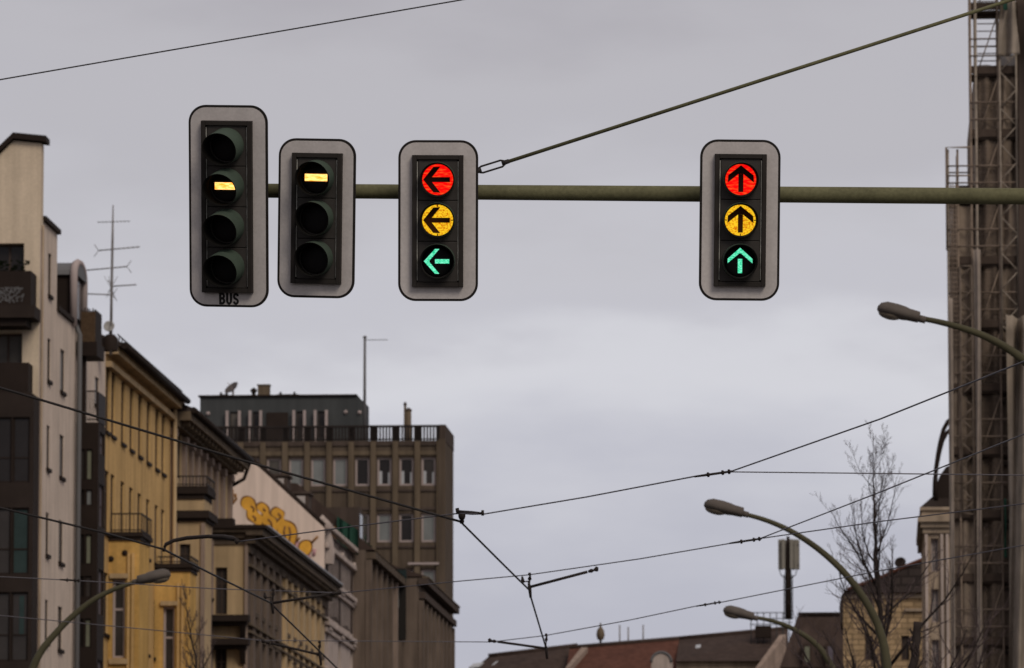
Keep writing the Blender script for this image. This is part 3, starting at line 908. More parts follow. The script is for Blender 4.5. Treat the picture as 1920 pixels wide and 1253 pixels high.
# ---- graffiti house: pale firewall towards the camera, stucco front towards the street
def graffiti_house():
    A = a_cor_end + 0.01
    T = Thing('tenement_house', 'house with a bare pale firewall sprayed with yellow graffiti above the long cornice', 'house', (B4, A, 0), True)
    W = lambda px, py, d=0: (FA(px, py, A)[0], A + d, FA(px, py, A)[1])
    prof = [(380, 930), (428, 880), (444, 864), (462, 858), (490, 880), (520, 908), (560, 945), (608, 990)]
    wp = [W(p[0], p[1]) for p in prof] + [(W(608, 990)[0], A, 0), (W(380, 930)[0], A, 0)]
    T.part('firewall', MB().extrude(wp, (0, 0.4, 0)), 'firewall')
    # graffiti: outlined bubble letters, pink shading, little extra strokes; thin coats of paint on the wall
    def blob(pts, d, m, name, parent=None, sm=3):
        q = [Vector((FA(px, py, A)[0], 0, FA(px, py, A)[1])) for (px, py) in pts]
        for _ in range(sm):
            nq = []
            for i in range(len(q)):
                a, b = q[i], q[(i + 1) % len(q)]
                nq += [a * 0.75 + b * 0.25, a * 0.25 + b * 0.75]
            q = nq
        q = [(v.x, A - d, v.z) for v in q]
        return T.part(name, MB().extrude(q, (0, d * 0.9, 0)), m, parent)
    def grow_pts(pts, k):
        cx = sum(p[0] for p in pts) / len(pts); cy = sum(p[1] for p in pts) / len(pts)
        return [(p[0] + (k if p[0] > cx else -k), p[1] + (k if p[1] > cy else -k)) for p in pts]
    pink = [(486, 985), (500, 985), (545, 1010), (572, 1020), (588, 1048), (562, 1058), (548, 1046), (515, 1018), (496, 1004)]
    blob(pink, 0.004, 'graf_p', 'graffiti_shadow')
    zc = lambda L: [(400 + u / 3.034, 840 + v / 3.034) for u, v in L]
    letters = [zc(L) for L in (
        [(165, 312), (178, 290), (205, 286), (226, 303), (240, 336), (250, 362), (270, 385), (275, 415), (263, 443), (244, 432), (214, 408), (198, 388), (193, 362), (184, 352), (168, 336)],
        [(255, 338), (280, 322), (307, 343), (317, 373), (336, 393), (354, 418), (358, 460), (347, 503), (329, 492), (325, 455), (310, 448), (301, 474), (293, 466), (284, 430), (273, 402), (281, 380), (266, 362)],
        [(338, 368), (360, 348), (387, 358), (402, 380), (407, 408), (432, 425), (457, 450), (468, 490), (457, 542), (441, 584), (419, 562), (384, 512), (369, 470), (363, 432), (373, 408), (350, 393)],
        [(495, 565), (512, 540), (540, 538), (552, 560), (545, 590), (522, 606), (500, 600)])]
    for L in letters:
        n_ = len(L)
        L = [(p[0] + 0.8 * (p[0] - (L[k - 1][0] + L[(k + 1) % n_][0]) / 2), p[1] + 0.8 * (p[1] - (L[k - 1][1] + L[(k + 1) % n_][1]) / 2)) for k, p in enumerate(L)]
        g = blob(grow_pts(L, 2.6), 0.008, 'graf_o', 'graffiti_outline', None, 2)
        blob(L, 0.012, 'graf_y', 'graffiti_fill', g, 2)
    for q0 in ([(215, 330), (232, 345), (228, 362)], [(225, 385), (240, 400), (238, 415)], [(312, 405), (330, 425), (335, 462)], [(285, 345), (296, 360)], [(408, 445), (402, 480), (412, 525)], [(432, 450), (440, 490), (432, 535)], [(370, 372), (384, 388), (378, 402)]):
        q = [(FA(px, py, A)[0], A - 0.014, FA(px, py, A)[1]) for (px, py) in zc(q0)]
        T.part('graffiti_stroke', MB().tube(q, 0.05, 5), 'graf_o')
    def stroke(pts, r, m):
        q = [(FA(px, py, A)[0], A - 0.006, FA(px, py, A)[1]) for (px, py) in pts]
        T.part('graffiti_stroke', MB().tube(q, r, 5), m)
    stroke([(432, 922), (431, 938), (437, 944), (443, 936), (441, 926)], 0.06, 'graf_o')
    stroke([(436, 918), (437, 940)], 0.05, 'graf_o')
    stroke([(584, 1018), (596, 1006)], 0.06, 'graf_o')
    stroke([(556, 1016), (562, 1008)], 0.05, 'graf_o')
    stroke([(580, 1046), (588, 1060)], 0.07, 'graf_o')
    stroke([(590, 1030), (588, 1042)], 0.09, 'graf_p')
    stroke([(508, 996), (514, 1012), (522, 1016)], 0.09, 'graf_p')
    # roof behind the firewall
    bw = W(608, 990)[0]
    ae = FB(662, 1100, bw)[0]
    rp = [W(p[0], p[1], 0.403) for p in prof[3:]]
    rp = [(p[0], p[1], p[2] - 0.12) for p in rp]
    rp = rp + [(rp[-1][0], rp[-1][1], rp[-1][2] - 4), (rp[0][0], rp[0][1], rp[-1][2] - 4)]
    rf = T.part('roof', MB().extrude(rp, (0, ae - A - 0.5, 0)), 'roof_b')
    ed = MB().tube([(p[0], A + 0.45, p[2] + 0.08) for p in [W(q[0], q[1]) for q in prof[3:]]], 0.16, 6)
    T.part('verge', ed, 'dark', rf)
    for (px, py, w_, m) in ((523, 905, 0.8, 'conc_lt'), (563, 938, 0.8, 'conc_lt')):
        a = A + 4.5
        b, z = FA(px, py, a)
        d = MB().box(b - w_ / 2, b + w_ / 2, a, a + 1.6, z - 1.6, z + 0.3); d.box(b - w_ / 2 - 0.1, b + w_ / 2 + 0.1, a - 0.1, a + 1.7, z + 0.303, z + 0.42)
        dm = T.part('dormer', d, 'conc_dk', rf)
        T.part('pane', MB().box(b - 0.24, b + 0.24, a - 0.04, a - 0.003, z - 0.35, z + 0.2), 'frame_w', rf)
    # stucco street front with stacked mouldings
    zt = W(608, 1000)[2]
    S = SL(bw)
    zy = lambda y: FB(625, y, bw)[1]
    holes = []
    nwin = 3
    for i in range(nwin):
        a = A + 1.6 + (ae - A - 2.4) * i / (nwin - 1)
        for (y0, y1) in ((1045, 1085), (1115, 1165), (1195, 1250)):
            holes.append((a - 0.55, a + 0.55, zy(y1), zy(y0)))
    m = MB(); wall(m, S, A + 0.41, ae, 0, zt, holes, 0.25); m.quad((bw, ae, 0), (bw - 12, ae, 0), (bw - 12, ae, zt), (bw, ae, zt))
    T.part('street_wall', m, 'pale_stucco')
    for h in holes:
        window(T, S, h, 0.16, 'wood', 'glass', 1, (0.6,), 0.07)
    for (y, o_) in ((1000, 0.3), (1035, 0.2), (1098, 0.26), (1108, 0.14), (1178, 0.26), (1190, 0.14), (1262, 0.2)):
        T.part('moulding', MB().box(bw + 0.003, bw + o_, A + 0.2, ae - 0.3, zy(y + 6), zy(y - 3)), 'pale_stucco', None, 0.04)
    for i in range(nwin):
        a = A + 1.6 + (ae - A - 2.4) * i / (nwin - 1)
        for y in (1040, 1108, 1190):
            p = MB().extrude([(bw + 0.006, a - 0.8, zy(y)), (bw + 0.006, a + 0.8, zy(y)), (bw + 0.006, a, zy(y - 14))], (0.2, 0, 0))
            T.part('pediment', p, 'pale_stucco')
    T.part('parapet_scroll', MB().lathe((bw - 0.2, A + 1.2, zt - 1.4), (0, 0, 1), [(0.55, 0), (0.6, 0.6), (0.5, 1.2), (0.35, 1.7), (0.5, 1.9), (0.0, 2.4)], 14), 'pale_stucco')
    return ae, bw
a_gra_end, b_gra = graffiti_house()

# ---- grey-brown house with a green net
def netted_house():
    A, B = a_gra_end + 0.02, -25.9
    T = Thing('tenement_house', 'grey brown house with sheets of green netting on its roof edge', 'house', (B, A, 0), True)
    ae = FB(745, 1150, B)[0]
    S = SL(B)
    zt = FB(662, 1010, B)[1]
    zy = lambda y: FB(690, y, B)[1]
    holes = []
    for i in range(6):
        a = A + 1.4 + (ae - A - 2.6) * i / 5
        for (y0, y1) in ((1062, 1105), (1130, 1175), (1200, 1250)):
            holes.append((a - 0.6, a + 0.6, zy(y1), zy(y0)))
    m = MB(); wall(m, S, A, ae, 0, zt, holes, 0.3); wall(m, CF(A), B - 13, B, 0, zt)
    m.quad((B, ae, 0), (B - 13, ae, 0), (B - 13, ae, zt), (B, ae, zt))
    T.part('street_wall', m, 'stucco_dk')
    for h in holes:
        window(T, S, h, 0.06, 'wood', 'glass', 1, (0.6,), 0.07)
    for i in range(7):
        a = A + 0.2 + (ae - A - 0.4) * i / 6
        T.part('pilaster', MB().box(B + 0.003, B + 0.3, a - 0.25, a + 0.25, 0, zt - 0.5), 'stucco' if i in (5,) else 'stucco_dk')
    T.part('cornice', MB().box(B + 0.003, B + 0.5, A, ae, zt - 0.45, zt - 0.1), 'conc')
    r = MB().extrude([(B + 0.45, A, zt), (B - 3.5, A, zt + 3.4), (B - 6, A, zt + 3.6), (B - 13, A, zt)], (0, ae - A, 0))
    rf = T.part('roof', r, 'roof_b')
    dm = MB().box(B - 3.2, B - 0.6, A + 2.5, A + 4.6, zt + 0.5, zt + 2.4)
    d = T.part('dormer', dm, 'conc_dk', rf)
    T.part('pane', MB().box(B - 0.597, B - 0.56, A + 2.8, A + 4.3, zt + 0.8, zt + 2.1), 'glass', d)
    mt = MB().box(B - 2.6, B - 0.9, A - 0.06, A - 0.003, zt + 0.1, zt + 1.2)
    T.part('roof_hatch', mt, 'graf_o', rf)
    # green net sheets hung over the eaves
    for (p, y, w_, h_, a_) in ((652, 992, 1.1, 1.3, A - 0.2), (676, 1022, 1.2, 1.5, A + 4.0), (690, 1045, 0.35, 2.4, A + 8.0)):
        b, z = FA(p, y, a_)
        nb = MB(); n = 10
        for i in range(n):
            for s in (0,):
                x0 = b - w_ / 2 + w_ * i / n; x1 = b - w_ / 2 + w_ * (i + 1) / n
                y0 = a_ + 0.12 * math.sin(i * 1.7); y1 = a_ + 0.12 * math.sin((i + 1) * 1.7)
                dz0, dz1 = -0.55 * h_ * i / n, -0.55 * h_ * (i + 1) / n
                nb.hexa([(x0, y0, z + dz0 - h_ / 2), (x1, y1, z + dz1 - h_ / 2), (x1, y1 + 0.02, z + dz1 - h_ / 2), (x0, y0 + 0.02, z + dz0 - h_ / 2),
                         (x0, y0, z + dz0 + h_ / 2), (x1, y1, z + dz1 + h_ / 2), (x1, y1 + 0.02, z + dz1 + h_ / 2), (x0, y0 + 0.02, z + dz0 + h_ / 2)])
        T.part('green_net', nb, 'net_green')
    # projecting sign at the corner
    a_s = ae - 0.5
    T2 = Thing('shop_sign', 'tall dark projecting sign with one white panel on the grey brown house', 'sign', (FA(740, 1130, a_s)[0], a_s, FA(740, 1200, a_s)[1]), True)
    b0, zb = FA(719, 1200, a_s); b1, zt2 = FA(761, 1066, a_s)
    T2.part('sign_box', MB().box(b0, b1, a_s, a_s + 0.25, zb, zt2), 'black')
    T2.part('sign_cap', MB().box(FA(733, 1100, a_s)[0], b1 + 0.04, a_s - 0.05, a_s - 0.003, FA(740, 1091, a_s)[1], zt2 - 0.1), 'teal_sign')
    T2.part('white_panel', MB().box(FA(734, 1100, a_s)[0], FA(748, 1100, a_s)[0], a_s - 0.03, a_s - 0.003, FA(740, 1140, a_s)[1], FA(740, 1093, a_s)[1]), 'glass_g')
    T2.part('lower_panel', MB().box(FA(735, 1100, a_s)[0], FA(747, 1100, a_s)[0], a_s - 0.03, a_s - 0.003, FA(740, 1172, a_s)[1], FA(740, 1146, a_s)[1]), 'slate')
    return ae, B
a_net_end, b_net = netted_house()

# ---- brown house below the tower
def brown_house():
    A, B = a_net_end + 0.02, -24.75
    T = Thing('tenement_house', 'narrow house with a dark sloping cornice at the foot of the concrete tower', 'house', (B, A, 0), True)
    ae = FB(845, 1180, B)[0]
    zt = FB(800, 1098, B)[1]
    S = SL(B)
    zy = lambda y: FB(815, y, B)[1]
    holes = []
    for i in range(8):
        a = A + 1.5 + (ae - A - 3) * i / 7
        for (y0, y1) in ((1150, 1195), (1215, 1265)):
            holes.append((a - 0.6, a + 0.6, zy(y1), zy(y0)))
    m = MB(); wall(m, S, A, ae, 0, zt, holes, 0.3); wall(m, CF(A), B - 13, B, 0, zt); m.quad((B, ae, 0), (B - 13, ae, 0), (B - 13, ae, zt), (B, ae, zt))
    T.part('street_wall', m, 'stucco_dk')
    for h in holes:
        window(T, S, h, 0.06, 'wood', 'glass', 1, (0.6,), 0.07)
    for i in range(9):
        a = A + 0.3 + (ae - A - 0.6) * i / 8
        T.part('pilaster', MB().box(B + 0.003, B + 0.25, a - 0.35, a + 0.35, 0, zt - 1.2), 'stucco_dk')
    T.part('moulding', MB().box(B + 0.003, B + 0.35, A, ae, zt - 1.1, zt - 0.75), 'conc_dk'); c = MB().box(B + 0.004, B + 0.5, A - 0.2, ae + 0.1, zt - 0.35, zt - 0.003)
    T.part('cornice', c, 'conc_dk')
    T.part('flashing', MB().box(B + 0.2, B + 0.55, A - 0.2, ae + 0.1, zt + 0.0, zt + 0.07), 'conc_lt')
    r = MB().extrude([(B + 0.5, A, zt + 0.073), (B - 4, A, zt + 1.6), (B - 9, A, zt + 1.6), (B - 13, A, zt + 0.073)], (0, ae - A, 0))
    T.part('roof', r, 'roof_b')
brown_house()

# ---- concrete office tower
def tower():
    A = 333.0
    z = lambda y: FA(700, y, A)[1]
    x = lambda px: FA(px, 900, A)[0]
    b0, b1 = x(330), x(834)
    T = Thing('office_tower', 'tall brown grey concrete tower with a roof terrace and blue grey penthouse', 'tower', (x(600), A, 0), True)
    ae = FB(850, 1000, b1)[0]
    C = CF(A)
    pitch = 41.4
    cols = [803.5 - pitch * k for k in range(0, 11)]
    rows = ((858, 911), (963, 1017), (1068, 1122), (1172, 1226))
    holes = []
    for (y0, y1) in rows:
        for c in cols:
            holes.append((x(c - 13.5), x(c + 13.5), z(y1), z(y0)))
    m = MB(); wall(m, C, b0, b1, 0, z(827), holes, 0.5)
    m.quad((b1, A, 0), (b1, ae, 0), (b1, ae, z(827)), (b1, A, z(827))); m.quad((b0, A, 0), (b0, ae, 0), (b0, ae, z(827)), (b0, A, z(827)))
    m.quad((b0, A, z(827)), (b1, A, z(827)), (b1, ae, z(827)), (b0, ae, z(827))); m.quad((b0, ae, 0), (b1, ae, 0), (b1, ae, z(827)), (b0, ae, z(827)))
    T.part('wall', m, 'conc')
    kinds = ['dark_c2', 'dark_c', 'dark_c', 'dark', 'g', 'g', 'g', 'dark', 'g', 'g', 'dark']
    for i, h in enumerate(holes):
        r_, c_ = divmod(i, len(cols))
        if r_ == 1: k = ('g', 'dark', 'g', 'dark', 'dark', 'g', 'dark', 'g', 'dark', 'g', 'g')[c_]
        elif r_ == 0: k = kinds[c_]
        else: k = 'dark' if (c_ * 7 + r_ * 3) % 3 else 'g'
        w = window(T, C, h, 0.14, 'frame', 'glass_g' if k == 'g' else 'glass', 0, (), 0.12)
        if k.startswith('dark_c'):
            zb = h[2] + 0.12
            hh = (h[3] - h[2]) * 0.45
            T.part('curtain', MB().box(h[0] + 0.1, h[0] + 0.28, A + 0.155, A + 0.165, zb, zb + hh), 'glass_w', w)
            T.part('curtain', MB().box(h[1] - 0.22, h[1] - 0.1, A + 0.155, A + 0.165, zb, zb + hh * 0.9), 'glass_w', w)
    for k in range(-1, 12):
        px = 803.5 + pitch / 2 - pitch * k - pitch
        T.part('fin', MB().box(x(px) - 0.16, x(px) + 0.16, A - 0.22, A - 0.003, 0, z(829)), 'conc_lt')
    T.part('corner_pier', MB().box(x(823), b1 + 0.06, A - 0.3, A - 0.003, 0, z(825)), 'conc')
    for (y0, y1, mm) in ((828, 836, 'conc_dk'), (846, 854, 'conc_lt'), (918, 922, 'conc_dk'), (952, 957, 'conc_dk'), (1024, 1028, 'conc_dk')):
        T.part('band', MB().box(b0, x(822), A - 0.09, A - 0.004, z(y1), z(y0)), mm)
    T.part('lintel', MB().box(x(766), x(824), A - 0.32, A - 0.24, z(1060), z(1056)), 'frame')
    # terrace railing: panels between the posts, along the front and the end
    def panel(u0, u1, Mf):
        r = MB(); zb, zt = z(826), z(797)
        mbox(r, Mf, u0, u1, zt - 0.12, zt, -0.1, 0.1); mbox(r, Mf, u0, u1, zb + 0.05, zb + 0.12, -0.06, 0.06)
        n = 7
        for i in range(n + 1):
            u = u0 + (u1 - u0) * i / n
            wd = 0.05 if 0 < i < n else 0.15
            mbox(r, Mf, u - wd, u + wd, zb, zt - 0.123, -0.06, 0.06)
        T.part('railing', r, 'rail')
    for k in range(0, 11):
        px = 803.5 + pitch / 2 - pitch * k
        panel(x(px - pitch), x(px), CF(A + 0.25))
    T.part('railing', MB().box(x(824.4), b1 + 0.04, A + 0.05, A + 0.4, z(827) + 0.003, z(797)), 'conc_dk')
    T.part('railing', MB().box(b1 - 0.2, b1 + 0.03, A + 0.403, ae, z(827) + 0.003, z(797)), 'conc_dk')
    # penthouse
    Ap = A + 3.2
    zp = lambda y: FA(500, y, Ap)[1]; xp = lambda px: FA(px, 780, Ap)[0]
    hs = [(xp(432), xp(447), zp(822), zp(772)), (xp(474), xp(486), zp(822), zp(772)), (xp(556), xp(569), zp(822), zp(772)), (xp(596), xp(610), zp(822), zp(772))]
    p0, p1, pe = xp(375), xp(685), Ap + 2.4
    zt = zp(744)
    m = MB(); wall(m, CF(Ap), p0, p1, z(827) - 0.1, zp(762), hs, 0.3)
    top = [(p0, Ap, zp(762)), (p1, Ap, zp(762)), (p1, Ap, zp(757)), (xp(669), Ap, zt), (p0, Ap, zt)]
    m.extrude(top, (0, pe - Ap, 0)); m.quad((p1, Ap, z(830)), (p1, pe, z(830)), (p1, pe, zp(762)), (p1, Ap, zp(762))); m.quad((p0, Ap, z(830)), (p0, pe, z(830)), (p0, pe, zp(762)), (p0, Ap, zp(762)))
    ph = T.part('penthouse', m, 'slate')
    T.part('roof_edge', MB().box(p0 - 0.1, xp(669), Ap - 0.15, pe, zt + 0.003, zt + 0.1), 'dark', ph)
    for h in hs:
        window(T, CF(Ap), h, 0.1, 'wood', 'glass', 0, (), 0.05, parent=ph)
    for px in (427, 450, 470, 490, 552, 572, 592, 613):
        T.part('post', MB().box(xp(px) - 0.08, xp(px) + 0.08, Ap - 0.4, Ap - 0.25, z(827), zp(771)), 'frame', ph)
    T.part('post', MB().box(xp(500), xp(540), Ap - 0.1, Ap - 0.004, zp(825), zp(774)), 'dark2', ph, label='dark roller shutter')
    for px, py in ((390, 775), (648, 774), (674, 775)):
        T.part('wall_lamp', MB().lathe((xp(px), Ap - 0.003, zp(py)), (0, -1, 0), [(0.0, 0.14), (0.09, 0.12), (0.13, 0.0)], 12), 'frame', ph)
    # roof furniture (things of their own)
    def rp(px, py): b, zz = FA(px, py, Ap + 1.2); return b, Ap + 1.2, zz
    b, a, zz = rp(437, 742)
    D = Thing('satellite_dish', 'large dark satellite dish tilted up on the penthouse roof', 'dish', (b, a, zz), True)
    D.part('bowl', MB().lathe((b, a, zz + 0.35), (-0.45, -0.45, 0.6), [(0.0, 0.0), (0.2, 0.03), (0.36, 0.1), (0.48, 0.2), (0.46, 0.2), (0.34, 0.12), (0.0, 0.03)], 24), 'dish_dk')
    D.part('mount', MB().tube([(b, a, zz - 0.1), (b, a, zz + 0.4)], 0.06, 8).tube([(b, a, zz + 0.4), (b - 0.3, a - 0.3, zz + 0.75)], 0.02, 6), 'frame')
    b, a, zz = rp(495, 743)
    V = Thing('roof_vent', 'brown ventilation box with a side cowl on the penthouse roof', 'vent', (b, a, zz), True)
    V.part('box', MB().box(b - 0.35, b + 0.35, a - 0.3, a + 0.3, zz - 0.05, zz + 0.62).box(b - 0.4, b + 0.4, a - 0.35, a + 0.35, zz + 0.623, zz + 0.68), 'conc_lt')
    V.part('cowl', MB().tube([(b - 0.62, a, zz - 0.05), (b - 0.62, a, zz + 0.25)], 0.12, 10).lathe((b - 0.62, a, zz + 0.25), (0, 0, 1), [(0.2, 0), (0.2, 0.15), (0.0, 0.28)], 12), 'dark')
    for (px0, px1, h_) in ((412, 428, 0.12), (520, 560, 0.13)):
        b0_, a, zz = rp(px0, 744); b1_ = rp(px1, 744)[0]
        solo_b = MB().box(b0_, b1_, a - 0.2, a + 0.2, zz - 0.08, zz + h_)
        for t in (0.15, 0.8):
            xx = b0_ + (b1_ - b0_) * t
            solo_b.box(xx - 0.06, xx + 0.06, a - 0.1, a + 0.1, zz + h_, zz + h_ + 0.14)
        K = Thing('roof_duct', 'low dark duct beside the satellite dish on the penthouse roof' if px0 < 500 else 'long low duct right of the ventilation box on the penthouse roof', 'duct', (b0_, a, zz), True)
        K.part('casing', solo_b, 'dark')
    a = A + 1.6
    b, zz = FA(683.5, 826, a)
    zt_ = FA(683.5, 634, a)[1]
    F_ = Thing('flag_pole', 'thin pale pole with a short side arm rising beside the penthouse', 'pole', (b, a, zz), True)
    F_.part('shaft', MB().tube([(b, a, zz), (b, a, zt_)], [0.10, 0.075], 8), 'slate_lt')
    be = FA(727, 637, a)[0]
    F_.part('arm', MB().tube([(b, a, zt_ - 0.12), (be, a, zt_ - 0.12)], 0.022, 6), 'slate_lt')
    F_.part('cap', MB().lathe((b, a, zt_), (0, 0, 1), [(0.12, 0), (0.12, 0.08), (0, 0.16)], 8), 'slate_lt')
    a = A + 4.0
    for (px, yt, w_, lb) in ((759.5, 760, 0.05, 'slim brown flue pipe on the tower terrace'), (766, 771, 0.14, 'short thick chimney right of the slim flue on the tower terrace')):
        b, zz = FA(px, 829, a)
        K = Thing('chimney_flue', lb, 'chimney', (b, a, zz), True)
        zt_ = FA(px, yt, a)[1]
        K.part('flue', MB().tube([(b, a, zz - 0.5), (b, a, zt_)], w_ + 0.03, 10), 'conc_lt')
        K.part('cap', MB().lathe((b, a, zt_), (0, 0, 1), [(w_ + 0.06, 0), (w_ + 0.06, 0.1), (0, 0.22)], 10), 'conc_dk')
tower()

# ================================================================== far end of the street and the right side
def far_roof(name, label, A, px0, px1, yr0, yr1, ybase, roofm, wallm, sky_px, hip=None, depth=10):
    b0, b1 = FA(px0, 1200, A)[0], FA(px1, 1200, A)[0]
    T = Thing('town_house', label, 'house', ((b0 + b1) / 2, A, 0), True)
    ze = FA(px0, ybase, A)[1]
    zr0, zr1 = FA(px0, yr0, A + 5)[1], FA(px1, yr1, A + 5)[1]
    m = MB(); wall(m, CF(A), b0, b1, 0, ze); m.quad((b0, A, 0), (b0, A + depth, 0), (b0, A + depth, ze), (b0, A, ze)); m.quad((b1, A, 0), (b1, A + depth, 0), (b1, A + depth, ze), (b1, A, ze))
    T.part('wall', m, wallm)
    hL, hR = hip or (0, 0)
    e = 0.5
    r = MB()
    q = [(b0, A - e, ze), (b1, A - e, ze), (b1 - hR, A + 5, zr1), (b0 + hL, A + 5, zr0), (b0, A + depth, ze), (b1, A + depth, ze)]
    r.add(q, [(0, 1, 2, 3), (4, 3, 2, 5), (0, 3, 4), (1, 5, 2), (0, 4, 5, 1)])
    rf = T.part('roof', r, roofm)
    T.part('ridge', MB().tube([(b0 + hL, A + 5, zr0 + 0.05), (b1 - hR, A + 5, zr1 + 0.05)], 0.16, 6), 'roof_b', rf)
    n = Vector((0, -1, 0))
    for (px, py) in sky_px:
        # point on the front slope
        t = None
        d = ray(px, py)
        p0 = Vector(q[0]); e1 = Vector(q[1]) - p0; e2 = Vector(q[3]) - p0
        nn = e1.cross(e2)
        dl = Vector((d.dot(RV), d.dot(DV), d.z)); el = Vector((0, 0, EYE.z))
        t = (p0 - el).dot(nn) / dl.dot(nn)
        p = el + dl * t
        s2 = e2.normalized(); s1 = e1.normalized(); nm = nn.normalized()
        if nm.z < 0: nm = -nm
        c = [p + s1 * (i * 0.28) + s2 * (j * 0.4 + i * 0.12) for i, j in ((-1, -1), (1, -1), (1, 1), (-1, 1))]
        k = MB().hexa([v + nm * 0.005 for v in c] + [v + nm * 0.12 for v in c])
        T.part('skylight', k, 'glass_w', rf)  # pale colour stands in for sky reflected in the glass
    return T, b0, b1, ze
far_roof('a', 'far house with a dark brown tiled roof just right of the concrete tower', 352, 845, 1075, 1232, 1212, 1290, 'roof_b', 'ochre',
         [(893, 1250), (936, 1246), (971, 1242), (1022, 1238), (1059, 1235)], (2.0, 0))
far_roof('b', 'far house with a red brown tiled roof', 350, 1060, 1268, 1216, 1199, 1275, 'roof_r', 'sandstone', [(1135, 1229), (1181, 1226)], (0, 0))
Tc, c0, c1, cze = far_roof('c', 'far house with a dark roof and small skylights beside the radio mast', 350.5, 1268, 1475, 1199, 1180, 1241, 'roof_b', 'sandstone',
         [(1313, 1215), (1355, 1211), (1396, 1207), (1430, 1204)], (0, 0))
# hip flashings, round gable
b, z = FA(1240, 1242, 347)
G = Thing('gable_dormer', 'pale round topped gable standing in front of the red brown roof', 'dormer', (b, 347, 0), True)
pts = [(b - 0.62, 347, 0)] + [(b - 0.62 * math.cos(math.pi * i / 10), 347, z + 0.62 * math.sin(math.pi * i / 10)) for i in range(11)] + [(b + 0.62, 347, 0)]
G.part('wall', MB().extrude(pts, (0, 2.4, 0)), 'pale_stucco')
G.part('coping', MB().tube(pts[1:-1], 0.09, 6), 'slate_lt')
for (p0, p1, lab, gx) in (((1062, 1252), (1096, 1214), 'pale sloping ridge between the dark and the red roof', 351.0), ((1418, 1253), (1468, 1190), 'pale sloping verge wall at the right end of the skylight roof', 347.0)):
    b0, z0 = FA(*p0, gx - 0.6); b1, z1 = FA(*p1, gx + 3)
    w_ = 0.2
    sl = (z1 - z0) / (b1 - b0)
    q = MB().hexa([(b0 - 0.3 * w_, gx - 0.6, z0 - 0.9), (b0 + w_, gx - 0.6, z0 - 0.9), (b1 + w_, gx + 3, z1 - 0.9), (b1 - w_, gx + 3, z1 - 0.9), (b0 - 0.3 * w_, gx - 0.6, z0), (b0 + w_, gx - 0.6, z0), (b1 + w_, gx + 3, z1), (b1 - w_, gx + 3, z1)])
    W = Thing('party_wall', lab, 'wall', (b0, gx - 0.6, 0), True)
    W.part('parapet', q, 'stucco')
    q2 = MB().hexa([(b0, gx - 0.55, 0), (b0 + 0.25, gx - 0.55, 0), (b1 + 0.2, gx + 2.9, 0), (b1 - 0.1, gx + 2.9, 0), (b0, gx - 0.55, z0 - 0.903), (b0 + 0.25, gx - 0.55, z0 - 0.903), (b1 + 0.2, gx + 2.9, z1 - 0.903), (b1 - 0.1, gx + 2.9, z1 - 0.903)])
    W.part('wall', q2, 'stucco')
# small aerials on the far ridge
for (px, yt, yb, w_, lb) in ((1126, 1176, 1212, 0.30, 'oval brown chimney cowl on the far dark ridge'),):
    b, z0 = FA(px, yb, 355); zt_ = FA(px, yt, 355)[1]
    K = Thing('chimney_cowl', lb, 'chimney', (b, 355, z0), True)
    K.part('pipe', MB().tube([(b, 355, z0 - 0.8), (b, 355, z0 + 0.4)], 0.07, 8), 'dark')
    K.part('cowl', MB().lathe((b, 355, z0 + 0.3), (0, 0, 1), [(0.0, 0), (0.2, 0.15), (0.27, 0.4), (0.22, 0.7), (0.08, 0.9), (0.04, 1.15), (0, 1.2)], 14), 'conc_lt')
for i, (px, yt, yb) in enumerate(((1162, 1172, 1204), (1178, 1176, 1203), (1206, 1172, 1200), (1206.5, 1172, 1200))[:3]):
    b, z0 = FA(px, yb, 355); zt_ = FA(px, yt, 355)[1]
    K = Thing('aerial_rod', ('leftmost of three faint upright rods on the far red roof', 'middle of three faint upright rods on the far red roof', 'rightmost of three faint upright rods on the far red roof')[i], 'aerial', (b, 355, z0), True, group='upright rods on the far ridge')
    K.part('rod', MB().tube([(b, 355, z0 - 0.6), (b, 355, zt_)], 0.05, 6), 'antenna')
    K.part('foot', MB().box(b - 0.15, b + 0.15, 354.85, 355.15, z0 - 0.8, z0 - 0.4), 'dark')

